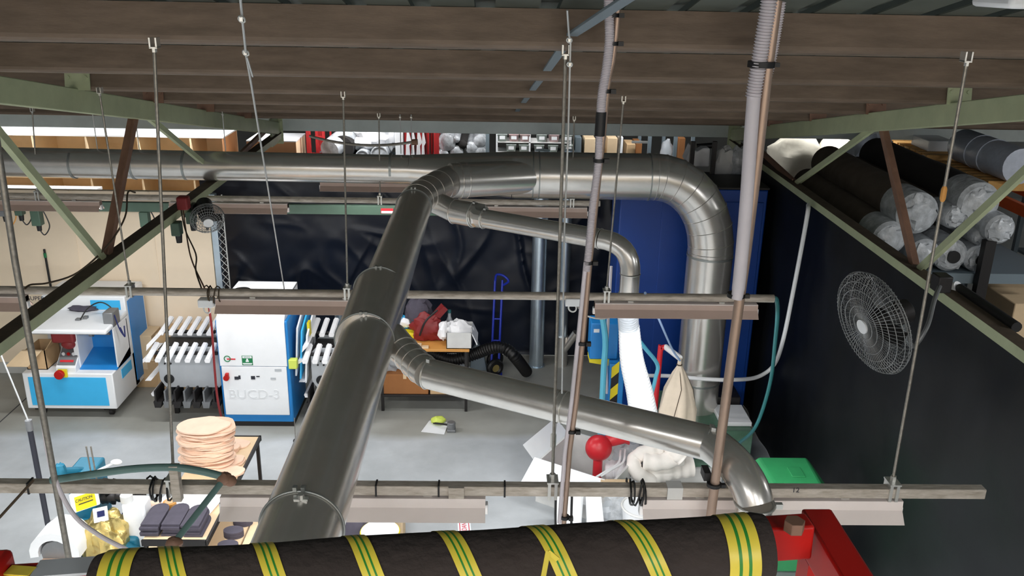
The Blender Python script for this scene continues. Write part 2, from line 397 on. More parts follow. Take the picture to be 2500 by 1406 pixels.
# ---------------------------------------------------------------- lighting rows: bars, batten lights, hanger rods
ZP = 2.98
def bar_thing(name, Y, x0, x1, r, square, m, lab):
    b = MB()
    if square: b.box(x0, x1, Y - .025, Y + .025, ZP - .025, ZP + .025)
    else: b.tube([(x0, Y, ZP), (x1, Y, ZP)], r, 18)
    o = b.build(name, m, bev=.004 if square else 0)
    return tag(o, lab, 'pipe', 'long pipes that carry the lights')
R1 = bar_thing('support_bar', 3.52, -6, 2.28, 0, True, 'pipe_pale', 'nearest light-carrying bar, square and pale, ending before the right curtain')
b = MB(); p = aY(1943, 1197, 3.494); add_text(b, '12', .035, p, (1, 0, 0), (0, 0, 1), .0006)
for c in (R1,): q = b.build('pen_mark', 'print_dark', R1, smooth=False)
R2 = bar_thing('support_pipe', 6.1, -6, 2.07, .03, False, 'pipe', 'middle light-carrying pipe crossing in front of the white machines')
R3 = bar_thing('support_pipe', 8.9, -6, 1.1, .03, False, 'pipe_pale', 'farthest light-carrying pipe running under the big duct')
R4 = None
def fixture(x0, Y, zt, lab, L=1.2, power=26, grp='batten lights under the pipes'):
    t = thing('batten_light', (x0 + L / 2, Y, zt - .1), lab, 'light', grp)
    pr = [(.03, 0), (.034, -.045), (.078, -.095), (.073, -.098), (.03, -.05), (-.03, -.05), (-.073, -.098), (-.078, -.095), (-.034, -.045), (-.03, 0)]
    b = MB(); b.prism([(x0, Y + u, zt + v) for u, v in pr], (L, 0, 0)); b.build('reflector', 'enamel_tan' if Y > 5 else 'enamel', t, smooth=False)
    b = MB(); b.box(x0, x0 + L, Y - .0305, Y + .0305, zt - .042, zt + .0005); b.build('spine', 'enamel', t, bev=.002)
    b = MB(); b.tube([(x0 + .01, Y, zt - .07), (x0 + L - .01, Y, zt - .07)], .013, 10); b.build('fluorescent_tube', 'tube', t)
    for e in (x0, x0 + L): b = MB(); b.box(e - .012, e + .012, Y - .018, Y + .018, zt - .09, zt - .04); b.build('lamp_holder', 'white', t, bev=.003)
    for fx in (.22, .78): b = MB(); b.box(x0 + L * fx - .02, x0 + L * fx + .02, Y - .012, Y + .012, zt, zt + .012); b.build('mounting_clip', 'zinc', t, smooth=False)
    lamp('tube_light', (0, 0, .0), L - .06, .10, power, (0.97, 0.985, 1.0), parent=t)
    return t
ZF = ZP - .03
PW = 30
fixture(aZ(2197, 1238, ZF - .05).x - 1.2, 3.52, ZF - .006, 'pale batten light under the nearest bar, its end by the right curtain', power=PW)
fixture(aZ(1185, 1236, ZF - .05).x - 1.2, 3.52, ZF - .006, 'pale batten light under the nearest bar, behind the foot of the big diagonal duct', power=PW)
fixture(-3.6, 3.52, ZF - .006, 'pale batten light under the nearest bar at the left edge', power=PW)
x = aZ(1450, 745, ZF - .05).x; fixture(x, 6.1, ZF - .012, 'tan batten light under the middle pipe in front of the blue dust collector', power=PW)
x = aZ(530, 738, ZF - .05).x; fixture(x, 6.1, ZF - .012, 'tan batten light under the middle pipe above the tall white machine', power=PW)
x = aZ(60, 738, ZF - .05).x; fixture(x - 1.2, 6.1, ZF - .012, 'tan batten light under the middle pipe cut by the left edge', power=PW)
x = aZ(1150, 490, ZF).x; fixture(x, 8.9, ZF - .012, 'batten light under the farthest pipe right of the duct elbow', power=7)
x = aZ(775, 458, ZF).x; fixture(x, 9.75, ZF + .03, 'white batten light hung beyond the farthest pipe, left of the duct elbow', power=6)
fixture(-3.3, 8.9, ZF - .012, 'batten light under the farthest pipe by the green rail on the left', power=22)
fixture(-5.2, 8.9, ZF - .012, 'batten light under the farthest pipe near the left edge', power=18)
b = MB(); Y = 9.75; xa, xb = aY(585, 452, Y).x, aY(985, 456, Y).x; b.tube([(xa, Y, ZF + .05), (xb, Y, ZF + .05)], .018, 10); tag(b.build('light_rail', 'pipe_pale'), 'thin pale rail just above the farthest pipe, left of the duct elbow', 'pipe')
# unseen lamps out of the picture, most of them added to brighten the hall
for (x0, Y, z) in ((-3.2, .9, 2.9), (-.6, .9, 2.9), (1.2, .9, 2.9), (-5.6, 3.52, 2.94)):
    fixture(x0, Y, z, 'pale batten light added outside the picture to brighten the hall', power=PW)  # added lamps out of view, put in as fill for the hall
def high_fixture(x0, Y, z, pw, lab, grp, ztop, tilt=0):
    t = fixture(x0, Y, z, lab, power=pw, grp=grp)
    for f in (.25, .95): b = MB(); b.tube([(x0 + f, Y, z), (x0 + f, Y, ztop)], .006, 6); b.build('suspension_rod', 'rod', t)
    if tilt:
        for c in t.children:
            if c.type == 'LIGHT': c.rotation_euler.x = tilt
    return t
b = MB(); b.box(-14, 14, 12.3, 22, 5.2, 5.25); b.box(-14, 14, 12.28, 12.3, 3.7, 5.25); struct('trim_5', b, 'roofsheet', smooth=False)
for i, (x0, Y, z, pw) in enumerate(((-7.5, 12.75, 3.9, 40), (-5.0, 12.75, 3.9, 40), (-2.6, 12.7, 3.9, 22), (-.4, 12.7, 3.9, 16), (1.6, 12.7, 3.9, 14), (4.2, 12.7, 3.9, 22))):
    high_fixture(x0, Y, z, pw, 'unseen batten light added to brighten the storage bay behind the eaves beam', 'batten lights added over the storage bay', 5.2)  # added lamps hidden behind the roof edge, lighting the stored goods
for (x0, Y, z, pw) in ((4.6, 4.0, 4.3, 26), (6.6, 6.4, 3.9, 26)):
    high_fixture(x0, Y, z, pw, 'unseen batten light added to brighten the storage right of the black sheet curtain', 'batten lights added over the right aisle', roof(Y) + .15, .5)  # added lamps, tilted to light the near ends of the fabric rolls
for x0 in (-6.5, -2.6, 1.4, 5.3):
    high_fixture(x0, -5.4, 5.2, 130, 'unseen batten light added to brighten the wall behind the camera', 'batten lights added by the front wall', roof(-5.4) + .15, -.6)  # added lamps aimed at the wall so that the ducts reflect it brightly
for x0 in (-4.2, -1.8, .8, 3.2):
    high_fixture(x0, -1.3, 5.35, 30, 'batten light under the roof behind the guard rail, outside the picture', 'batten lights under the roof', roof(-1.3) + .15, .5)

def hanger(tx, ty, Y, bx, by, lab, r=.007, zb=None, clamp=True, bracket=True):
    T = aY(tx, ty, Y); zt = roof(Y); x1 = aZ(bx, by, ZP).x if zb is None else aY(bx, by, Y).x; z1 = (ZP + .03) if zb is None else zb
    t = thing('hanger_rod', (x1, Y, z1), lab, 'hanger rod', 'hanger rods of the light pipes')
    b = MB(); b.tube([(T.x, Y, zt - .03), (x1, Y, z1 - .02)], r, 8); b.build('rod', 'rod', t)
    b = MB(); c = V((T.x, Y, zt))
    for s in (-1, 1): b.box(c.x + s * .012 - .003, c.x + s * .012 + .003, Y - .012, Y + .03, zt - .032, zt + .004)
    b.box(c.x - .015, c.x + .015, Y - .012, Y + .03, zt - .036, zt - .03); b.cyl((c.x, Y, zt - .05), (c.x, Y, zt - .034), .01, 6); b.build('beam_clamp', 'zinc', t, smooth=False)
    if bracket:
        b = MB(); s = .036
        b.box(x1 - .022, x1 - .008, Y - s, Y + s, ZP - s, ZP + s + .012); b.box(x1 + .008, x1 + .022, Y - s, Y + s, ZP - s, ZP + s + .012); b.box(x1 - .026, x1 + .026, Y - s - .004, Y + s, ZP + s + .012, ZP + s + .02)
        b.cyl((x1, Y, ZP + s + .02), (x1, Y, ZP + s + .045), .014, 6); b.build('pipe_bracket', 'zinc', t, smooth=False)
    return t
hanger(375, 105, 3.52, 427, 1185, 'hanger rod left of the stacked leather, down to the nearest bar')
hanger(1381, 128, 3.52, 1347, 1185, 'hanger rod left of the slim bronze pole, down to the nearest bar')
t = hanger(2362, 142, 3.52, 2168, 1190, 'rightmost hanger rod, with a brown joint half way down')
p = V((aZ(2168, 1190, ZP).x, 3.52, ZP)); T = V((aY(2362, 142, 3.52).x, 3.52, roof(3.52))); b = MB(); c = T.lerp(p, .285); d = (p - T).normalized() * .035; b.tube([c - d, c - d * .6, c + d * .6, c + d], [.006, .012, .012, .006], 8); b.build('rod_coupling', 'orange_wood', t)
hanger(838, 236, 6.1, 851, 712, 'hanger rod left of the diagonal duct, down to the middle pipe')
hanger(1522, 248, 6.1, 1478, 718, 'hanger rod right of the slim bronze pole, down to the middle pipe')
hanger(243, 228, 6.1, 320, 710, 'hanger rod crossing the left truss, down to the middle pipe')
hanger(925, 285, 8.9, 929, 488, 'short hanger rod above the red-labelled rail, down to the farthest pipe')
hanger(1402, 290, 8.9, 1396, 496, 'short hanger rod close behind the slim bronze pole, down to the farthest pipe')
hanger(78, 268, 8.9, 101, 475, 'hanger rod at the far left, down to the farthest pipe')

# ================================================================ DUCTWORK
def elbow(pts, r, gores):       # lobster-back bend: straight gores with a raised seam at each joint
    b = MB(); b.tube(pts, r, 40, True); n = len(pts)
    for i in range(1, n - 1):
        ax = (pts[i + 1] - pts[i - 1]).normalized(); b.ring(pts[i], ax, r[i] if isinstance(r, list) else r, .004, 40, 6)
    return b
# --- trunk at the back: thin run from the left, cone, thick run, bend, drop
YD = 9.0
t = thing('trunk_duct', (aY(1715, 960, YD).x, YD, .62), 'thick galvanised trunk duct crossing at the back, bending down at the right', 'duct')
zc = 3.30; zk = aY(1450, 430, YD).z; RK = .24
xs = aY(1000, 418, YD).x; xk = aY(1250, 428, YD).x; xe = aY(1590, 432, YD).x; xv = aY(1716, 800, YD).x
b = MB(); b.tube([(-7.5, YD, zc + .02), (xs, YD, zc - .015)], .148, 40); b.build('thin_pipe', 'galv', t)
for px in (183, 330, 455, 955):
    X = aY(px, 404, YD).x; b = MB(); b.tube([(X - .012, YD, zc - .002), (X + .012, YD, zc - .002)], .152, 40); b.build('pipe_joint', 'galv_dull', t)
b = MB(); b.tube([(xs, YD, zc - .015), (xk, YD, zk)], [.15, RK], 44); b.build('reducer_cone', 'galv', t)
b = MB(); b.tube([(xk, YD, zk), (xe, YD, zk)], RK, 48); b.build('thick_pipe', 'galv', t)
for px in (1300, 1315, 1583):
    X = aY(px, 430, YD).x; b = MB(); b.tube([(X - .006, YD, zk), (X + .006, YD, zk)], RK + .005, 44); b.build('pipe_joint', 'galv_dull', t)
RB = xv - xe; n = 7
pts = [V((xe, YD, zk)), V((xe + .04, YD, zk))] + [V((xe + .04 + (RB - .04) * sin(a), YD, zk - (RB + .1) * (1 - cos(a)))) for a in [radians(90 * (i + .5) / n) for i in range(n)]] + [V((xv, YD, zk - RB - .1)), V((xv, YD, zk - RB - .16))]
elbow(pts, RK, n).build('bend', 'galv', t, ang=12)
b = MB(); b.tube([(xv, YD, zk - RB - .16), (xv, YD, .62)], RK, 48); b.build('drop_pipe', 'galv', t)
for py in (622, 925):
    z = aY(1715, py, YD).z; b = MB(); b.tube([(xv, YD, z - .012), (xv, YD, z + .012)], RK + .006, 44); b.build('pipe_joint', 'galv_dull', t)
# --- diagonal duct from the foreground to the trunk
r = .152; A = aZ(737, 1288, 3.25); Bm = aZ(1012, 500, 3.25)
dv = (Bm - A).normalized(); A0 = A - dv * 1.3
t = thing('diagonal_duct', A0, 'large galvanised duct running diagonally from the foreground to the back trunk', 'duct')
b = MB(); b.tube([A0, A], r, 56); b.tube([A, Bm], r, 56); b.build('long_pipe', 'galv', t)
c1 = aZ(926, 712, 3.25); c2 = aZ(890, 832, 3.25); sl = (c2 - c1)
b = MB(); b.tube([c1, c2], r + .012, 56); b.build('sleeve', 'galv', t)
for c in (c1, c2, A, aZ(1010, 505, 3.25)):
    b = MB(); b.ring(c, dv, r + (.014 if c in (c1, c2) else .004), .005, 48, 8)
    b.box(c.x - .022, c.x - .008, c.y - .01, c.y + .01, c.z + r + .005, c.z + r + .024); b.box(c.x + .008, c.x + .022, c.y - .01, c.y + .01, c.z + r + .005, c.z + r + .024); b.build('clamp_band', 'galv_dull', t)
E1 = V((aY(1100, 430, 8.62).x, 8.62, 3.26)); Ew = V((aY(1330, 428, YD).x, 8.98, zk))
ed = (Ew - E1).normalized(); 
cur = arc(Bm, Bm + dv * .36, E1, 5); cur = [V(p) for p in cur]
elbow(cur, r, 4).build('bend', 'galv', t, ang=12)
b = MB(); b.tube([E1, Ew], .172, 48); b.build('junction_pipe', 'galv', t)
b = MB(); c = E1 + ed * .12; b.tube([c - ed * .035, c + ed * .035], .178, 44); b.ring(c - ed * .035, ed, .177, .006, 44, 6); b.ring(c + ed * .035, ed, .177, .006, 44, 6); b.build('junction_collar', 'galv', t)
b = MB(); q = aZ(735, 1218, 3.25 + r); b.cyl(q, q + V((0, 0, .02)), .012, 8); b.box(q.x - .025, q.x + .025, q.y - .01, q.y + .01, q.z - .004, q.z + .004); b.build('hook_eye', 'zinc', t)
# --- upper branch
z1 = 3.12
s0 = aZ(1040, 480, 3.2); s0.z = 3.2; a1 = aZ(1110, 516, z1); a2 = aZ(1122, 520, z1); a3 = aZ(1187, 534, z1); a4 = aZ(1465, 583, z1); dd = (a4 - a3).normalized()
t = thing('branch_duct', aZ(1535, 720, 2.5), 'thin upper branch duct with a cone, ending above the clear white hose', 'duct', 'thin branch ducts')
b = MB(); b.tube([s0 - dd * .05, a1], .105, 32); b.build('takeoff_pipe', 'galv', t)
b = MB(); b.tube([a1, a1 + dd * .2], .112, 36); b.ring(a1, dd, .114, .006, 36, 6); b.build('collar', 'galv', t)
c0 = a1 + dd * .2
b = MB(); b.tube([c0, c0 + dd * .07, a3 - dd * .06, a3], [.112, .116, .088, .088], 12); b.build('reducer_cone', 'galv', t, ang=8)
for q, R in ((c0 + dd * .01, .115), (a3 - dd * .02, .09)):
    b = MB(); b.ring(q, dd, R, .006, 32, 6); b.obox(q + V((0, -.02, R + .004)), dd * .012, V((0, .02, 0)), V((0, 0, .008))); b.build('clip_band', 'zinc', t)
b = MB(); b.tube([a3 - dd * .03, a4], .084, 36); b.build('long_pipe', 'galv', t)
b = MB(); b.ring(a4, dd, .086, .005, 32, 6); b.build('clip_band', 'zinc', t)
Yv = a4.y - .13; Bx = aY(1537, 690, Yv)
cur = [a4] + arc(a4, V((Bx.x, Yv + .02, a4.z + .0)), V((Bx.x, Yv, aY(1537, 668, Yv).z)), 8)[1:]
b = MB(); b.tube(cur, .084, 36); b.build('bend', 'galv', t, ang=50)
zA, zB = cur[-1].z, aY(1537, 728, Yv).z
b = MB(); b.tube([(Bx.x, Yv, zA), (Bx.x, Yv, zB)], .082, 36); b.ring((Bx.x, Yv, zA), (0, 0, 1), .083, .005, 32, 6); b.build('end_collar', 'galv', t)
HT = V((Bx.x, Yv, zB))
def hose(b, pts, r, pitch, amp, n=18, rs=None):      # ribbed hose along a path
    P = spline(pts, 10); L = [0]
    for i in range(1, len(P)): L.append(L[-1] + (P[i] - P[i - 1]).length)
    k = max(8, int(L[-1] / pitch * 4)); out = []; rr = []; j = 0
    for i in range(k + 1):
        d = L[-1] * i / k
        while j < len(L) - 2 and L[j + 1] < d: j += 1
        f = (d - L[j]) / max(1e-6, L[j + 1] - L[j]); out.append(P[j].lerp(P[j + 1], f))
        base = r if rs is None else rs[0] + (rs[1] - rs[0]) * i / k
        rr.append(base + amp * (1 if i % 4 in (1, 2) else -1))
    b.tube(out, rr, n); return b
hb = aY(1590, 1080, 7.15)
t = thing('dust_hose', hb, 'wide white ribbed hose dropping from the upper branch duct', 'hose')
b = MB(); hm = HT.lerp(V((aY(1535, 800, 7.12).x, 7.12, aY(1535, 800, 7.12).z)), 1)
hose(b, [HT + V((0, 0, .05)), HT - V((0, 0, .1)), hm], .088, .03, .0015, 28); plab(b.build('clear_cuff', 'clear', t), 'see-through ribbed top of the hose')
b = MB(); hose(b, [hm + V((0, 0, .02)), aY(1543, 880, 7.12), aY(1562, 960, 7.12), aY(1578, 1055, 7.12)], .09, .03, .0015, 28, (.09, .135)); b.build('white_sleeve', 'hose_white', t)
# --- lower branch
z2 = 3.17
s0 = aZ(958, 822, 3.2); s1 = aZ(1005, 880, z2); a = aZ(1046, 912, z2); e = aZ(1735, 1083, z2); dd = (e - a).normalized()
t = thing('branch_duct', aZ(1842, 1290, 2.6), 'lower branch duct sloping to the right and bending down behind the wrapped rail', 'duct', 'thin branch ducts')
b = MB(); b.tube([s0, s0.lerp(s1, .6)], [.085, .083], 32); b.ring(s0.lerp(s1, .6), (s1 - s0), .085, .004, 32, 6); b.build('takeoff_pipe', 'galv', t)
m = s0.lerp(s1, .6); cur = arc(m, s1 + (s1 - s0) * .12, a, 4); elbow(cur, .084, 4).build('bend', 'galv', t, ang=12)
b = MB(); b.tube([a, e], .082, 40); b.build('long_pipe', 'galv', t)
for px, py, nm in ((1046, 912, 0), (1367, 992, 1), (1380, 996, 1), (1733, 1082, 0)):
    q = aZ(px, py, z2); b = MB(); b.ring(q, dd, .0835, .004 if not nm else .002, 36, 6)
    if not nm: b.obox(q + V((0, -.02, .09)), dd * .01, V((0, .02, 0)), V((0, 0, .01)))
    b.build('clip_band' if not nm else 'strap_wire', 'zinc', t)
Y3 = 3.33; X3 = aY(1843, 1225, Y3).x; zb = aY(1843, 1228, Y3).z
cur = arc(e, V((X3 - .03, Y3 + .06, z2)), V((X3, Y3, zb)), 9); b = MB(); b.tube(cur, .0835, 40); b.build('bend', 'galv', t, ang=50)
b = MB(); b.ring(cur[-1], (0, 0, 1), .086, .006, 36, 8); b.box(X3 + .085, X3 + .115, Y3 - .03, Y3 - .01, zb - .012, zb + .012); b.build('clip_band', 'zinc', t)
b = MB(); b.tube([cur[-1], cur[-1] - V((0, 0, .9))], .08, 36); b.build('drop_pipe', 'galv', t)
# --- upright pipes at the back curtain
def upright(px, pyb, pyt, r, m, lab, ztop=None):
    q = aZ(px, pyb, 0); zt = ztop or aY(px, pyt, q.y).z
    t = thing('floor_pipe', (q.x, q.y, 0), lab, 'pipe', 'upright pipes by the back curtain'); b = MB(); b.tube([(q.x, q.y, .0), (q.x, q.y, zt)], r, 28); b.build('pipe', m, t)
    b = MB(); b.tube([(q.x, q.y, 0), (q.x, q.y, .012)], r + .02, 28); b.build('floor_flange', m, t); return t, q
t, q = upright(1309, 892, 0, .1, 'galv_blue', 'stout pale upright pipe in front of the back curtain', 3.05)
t, q = upright(1369, 890, 0, .075, 'galv_blue', 'slimmer upright pipe with a slanting stub, right of the stout one', 3.05)
b = MB(); z = .45; b.tube([(q.x, q.y - .02, z - .45), (q.x, q.y - .02, z)], .088, 24); b.tube([(q.x + .02, q.y - .04, z - .22), (q.x + .19, q.y - .1, z + .08)], [.055, .055], 20); b.build('branch_stub', 'galv', t)
t, q = upright(836, 900, 0, .07, 'galv_blue', 'short upright pipe half hidden by the diagonal duct', 1.02)

# ================================================================ POLES WITH CONDUITS
YQ = 3.40
def pole(name, pts, r, m, lab, zbot):
    P = [aY(x, y, YQ) for x, y in pts]; d = (P[-1] - P[-2]).normalized(); u = (P[0] - P[1]).normalized()
    P = [P[0] + u * .12] + P + [P[-1] + d * ((P[-1].z - zbot) / -d.z)]
    t = thing(name, P[-1], lab, 'pole', 'poles with cables tied to them'); b = MB(); b.tube(P, r, 18); b.build('steel_tube', m, t); return t, P
def tie(t, px, py, r, off=0, m='black_plastic', h=.007):
    c = aY(px, py, YQ); b = MB(); b.tube([c + V((0, 0, -h)), c + V((0, 0, h))], r, 18); b.box(c.x + r - .004, c.x + r + .016, c.y - .02, c.y + .0, c.z - .008, c.z + .008); b.build('cable_tie', m, t)
def ribs(b, pts, r, off, pitch=.006, amp=.0015):
    return hose(b, [aY(x, y, YQ) + V((0, off, 0)) for x, y in pts], r, pitch, amp, 14)
P = [aY(x, y, YQ) for x, y in ((1511, -8), (1503, 90), (1495, 150), (1487, 185), (1480, 242), (1473, 327), (1465, 400), (1440, 640), (1423, 830), (1407, 980), (1391, 1100), (1377, 1275))]
P.append(P[-1] + (P[-1] - P[-2]).normalized() * 1.2)
t = thing('service_pole', P[-1], 'slim bronze pole left of the blue dust collector with a white conduit at its top', 'pole', 'poles with cables tied to them')
b = MB(); b.tube(P, .011, 16); b.build('steel_tube', 'bronze_tube', t)
b = MB(); ribs(b, [(1485, -8), (1485, 20), (1487, 60), (1487, 100), (1480, 165), (1470, 225), (1466, 275)], .017, -.012); b.build('conduit', 'conduit', t)
b = MB(); ribs(b, [(1463, 328), (1460, 400), (1447, 500), (1438, 600), (1432, 660)], .014, -.005); b.build('lower_conduit', 'conduit', t)
b = MB(); b.tube([aY(1467, 272, YQ) - V((0, .012, 0)), aY(1463, 330, YQ) - V((0, .012, 0))], .02, 16); b.build('black_joint', 'black_plastic', t)
b = MB(); b.tube([aY(x, y, YQ) + V((-.012, -.004, 0)) for x, y in ((1437, 640), (1418, 830), (1402, 980), (1386, 1100), (1372, 1275))], .009, 12); b.build('flat_cable', 'conduit', t)
for px, py, rr in ((1495, 37, .026), (1494, 106, .025), (1477, 222, .024), (1462, 391, .023), (1437, 640, .02), (1421, 837, .02), (1396, 1052, .02), (1379, 1262, .02)): tie(t, px, py, rr)
P0 = [aY(x, y, YQ) for x, y in ((1897, -8), (1876, 150), (1848, 400), (1821, 620), (1792, 830), (1757, 1090), (1733, 1275))]; P0.append(P0[-1] + (P0[-1] - P0[-2]).normalized() * 1.2)
t = thing('service_pole', P0[-1], 'stout steel pole in front of the thick drop duct with white conduits strapped on', 'pole', 'poles with cables tied to them')
b = MB(); b.tube(P0, .021, 22); b.build('steel_tube', 'bronze_tube', t)
b = MB(); ribs(b, [(1875, -8), (1872, 20), (1862, 80), (1849, 160), (1836, 235)], .028, -.016, .011, .0025); b.build('ribbed_conduit', 'conduit', t)
b = MB(); ribs(b, [(1913, -8), (1910, 20), (1902, 70), (1890, 140), (1878, 190)], .013, .012, .009, .002); b.build('thin_conduit', 'conduit', t)
b = MB(); b.tube(spline([aY(x, y, YQ) - V((0, .018, 0)) for x, y in ((1838, 225), (1830, 330), (1820, 480), (1810, 600), (1800, 700), (1795, 725))], 6), [.026] * 25 + [.024] * 6, 18); b.build('smooth_conduit', 'conduit', t)
for px, py, rr, h in ((1858, 157, .05, .011), (1797, 720, .036, .008), (1743, 1182, .032, .008)): tie(t, px, py, rr, h=h)
b = MB(); c = aY(1737, 1168, YQ); b.box(c.x - .03, c.x + .0, c.y + .01, c.y + .08, c.z - .02, c.z + .02); b.build('strap_block', 'black_plastic', t)
YP = 3.30; P0 = [aY(x, y, YP) for x, y in ((2, 410), (37, 640), (103, 1000), (170, 1375))]; P0.append(P0[-1] + (P0[-1] - P0[-2]).normalized() * 1.0); d0 = (P0[0] - P0[1]).normalized(); P0.insert(0, P0[0] + d0 * ((roof(YP) + .14 - P0[0].z) / d0.z))
t = thing('service_pole', P0[-1], 'thin grey pole at the far left edge, crossing the white and blue machine', 'pole', 'poles with cables tied to them')
b = MB(); b.tube(P0, .013, 14); b.build('steel_tube', 'rod', t)
b = MB(); b.tube(spline([aY(x, y, YP) for x, y in ((100, 990), (125, 1140), (175, 1250), (240, 1305), (310, 1342))], 6), .010, 10); b.build('white_cable', 'conduit', t)

# ================================================================ CABLES AND WIRES
def cable(name, pts, r, m, lab, cat='cable', grp=None, sm=6):
    b = MB(); b.tube(spline(pts, sm), r, 8); o = b.build(name, m); tag(o, lab, cat, grp); return o
def wire_hanger(pts, clips, lab, r=.004):
    t = thing('wire_cable', pts[-1], lab, 'cable', 'steel suspension wires'); b = MB(); b.tube(pts, r, 8); b.build('wire', 'wire', t)
    for c in clips:
        b = MB(); b.ring(c, (.3, 1, .5), .010, .0032, 14, 6); b.box(c.x - .005, c.x + .005, c.y - .008, c.y + .008, c.z - .006, c.z + .006); b.build('rope_clip', 'zinc', t)
    return t
T = V((aY(583, -60, 2.3).x, 2.3, roof(2.3))); e = V((aZ(690, 712, 3.01).x, 6.1, 3.01))
T = aY(583, -40, 2.6); w1 = [T, aY(600, 130, 3.0), aY(615, 215, 3.3), e]
t = wire_hanger(w1, [aY(590, 47, 2.75), aY(600, 129, 3.0)], 'steel wire with two clips at the upper left, from the roof to the middle pipe')
b = MB(); b.tube([aY(603, 140, 3.02), aY(617, 187, 3.1)], .003, 6); b.build('loose_tail', 'wire', t)
t = wire_hanger([aY(1385, 25, 3.4), aY(1389, 85, 3.46), aY(1393, 100, 3.5), aY(1387, 330, 3.52), aY(1378, 560, 3.53), aY(1372, 960, 3.75)], [aY(1390, 98, 3.49), aY(1391, 157, 3.5)], 'steel wire with two clips beside the slim bronze pole, holding the lower branch duct')
t = wire_hanger([aY(1360, 1005, 4.0), aY(1352, 1080, 3.9), aY(1348, 1165, 3.56)], [], 'short wire with a turnbuckle under the lower branch duct', .005)
b = MB(); c = aY(1351, 1075, 3.9); b.tube([c - V((0, 0, .035)), c + V((0, 0, .035))], .014, 10); b.build('turnbuckle', 'zinc', t)
def duct_wire(px, py, X, z, lab, Y=9.0):
    T = aY(px, py, Y); t = wire_hanger([(T.x, Y, roof(Y) + .0), (T.x, Y, z)], [V((T.x, Y, roof(Y) - .03))], lab, .005)
for px, lab in ((229, 'thin wire holding the thin back duct near the left truss'), (332, 'thin wire holding the thin back duct right of the left truss diagonal'), (545, 'thin wire holding the thin back duct left of the truss end plate')):
    duct_wire(px, 300, 0, zc + .15, lab)
duct_wire(977, 295, 0, zc + .148, 'wire above the taper of the trunk duct'); duct_wire(1003, 240, 0, zc + .15, 'wire right above the duct junction')
p = aY(755, 332, 9.0); q = V((aY(1003, 240, 9.0).x, 9.0, aY(1003, 347, 9.0).z))
b = MB(); b.tube(sag(p, q, .06), .014, 8); o = b.build('drooping_rod', 'rod'); tag(o, 'thin drooping rod in front of the red cages, above the back duct', 'rod')
b = MB(); b.cyl(q, q + V((.06, 0, .004)), .03, 10); b.build('end_cap', 'brown_steel', o)
# white and teal hoses on the right
Wp = [V((3.15, 8.6, 3.07)), aX(1972, 520, 3.1), aX(1958, 600, 3.1), aX(1935, 720, 3.08), aX(1912, 830, 3.04), aY(1890, 890, 9.05), aY(1850, 920, 9.0), aY(1790, 927, 8.72), aY(1715, 925, 8.68), aY(1640, 918, 8.9), aY(1580, 917, 9.2)]
cable('air_hose', Wp, .022, 'hose_white', 'white hose drooping from the right truss and round the thick drop duct', 'hose')
Tp = [V((2.06, 6.1, ZP)), V((2.1, 6.12, ZP - .02)), aY(1898, 775, 6.4), aY(1893, 830, 6.8), aY(1883, 920, 7.2), aY(1862, 1000, 7.4), aY(1838, 1052, 7.5), aY(1800, 1085, 7.9)]
cable('air_hose', Tp, .017, 'teal_hose', 'teal hose hanging from the right end of the middle pipe', 'hose')
# power drops on the left
cable('power_cable', [aY(440, 500, 8.0), aY(452, 560, 7.4), aY(478, 620, 6.8), aY(478, 660, 6.4), V((aZ(492, 700, 3.02).x, 6.1, 3.01))], .006, 'dust', 'dark cable looping down from the left truss to the middle pipe, right strand', 'cable', 'twin drop cables')
cable('power_cable', [aY(446, 505, 8.0), aY(458, 590, 7.2), aY(470, 640, 6.6), V((aZ(497, 703, 3.02).x, 6.1, 3.01))], .006, 'brown_steel', 'brown cable looping down from the left truss to the middle pipe, left strand', 'cable', 'twin drop cables')
cable('power_cable', [aY(330, 470, 7.0), aY(312, 470, 6.9), aY(305, 530, 6.6), aY(262, 600, 6.4), aY(190, 665, 6.3), aY(120, 690, 6.2), aY(75, 695, 6.12), aY(60, 705, 6.06)], .007, 'dust', 'long dark cable swooping from the left truss past the cream wall', 'cable')
def coil(c, n, R, lab, m='black_rubber', ax=(1, .25, 0), wob=.35):
    b = MB(); P = []
    for i in range(n * 12):
        a = 2 * pi * i / 12; k = i / (n * 12); d = (k - .5) * R * 1.7
        P.append(c + V((d + .02 * sin(a * .37), sin(a) * R * (.8 + wob * .3 * sin(i * .9)), cos(a) * R * (1 + wob * .4 * sin(i * 1.3)) - R * .25)))
    b.tube(P, .0045, 7); tag(b.build('cable_coil', m), lab, 'cable', 'loops of cable wound on the bars')
coil(V((aZ(385, 1190, ZP).x, 3.52, ZP)), 4, .055, 'loose black cable wound round the nearest bar near the left')
coil(V((aZ(1555, 1200, ZP).x, 3.52, ZP)), 5, .058, 'black cable wound in loops round the nearest bar above the white bags')
coil(V((aZ(520, 712, ZP).x, 6.1, ZP)), 4, .06, 'dark cable wound round the middle pipe left of the tall white machine', 'dust')
for px, lab in ((920, 'thin strap on the nearest bar just right of the diagonal duct'), (1072, 'thin strap on the nearest bar above the light end'), (1232, 'thin strap on the nearest bar left of the hanger bracket'), (72, 'thin strap on the nearest bar at the far left')):
    X = aZ(px, 1189, ZP).x; b = MB(); b.box(X - .004, X + .004, 3.492, 3.548, ZP - .028, ZP + .028); tag(b.build('bar_strap', 'black_plastic', smooth=False), lab, 'strap', 'thin straps on the nearest bar')
X = aZ(1115, 1189, ZP).x; b = MB(); b.box(X - .035, X + .035, 3.48, 3.5, ZP - .03, ZP + .026); tag(b.build('cover_plate', 'pipe_pale', smooth=False), 'small pale plate on the nearest bar right of the diagonal duct', 'plate')
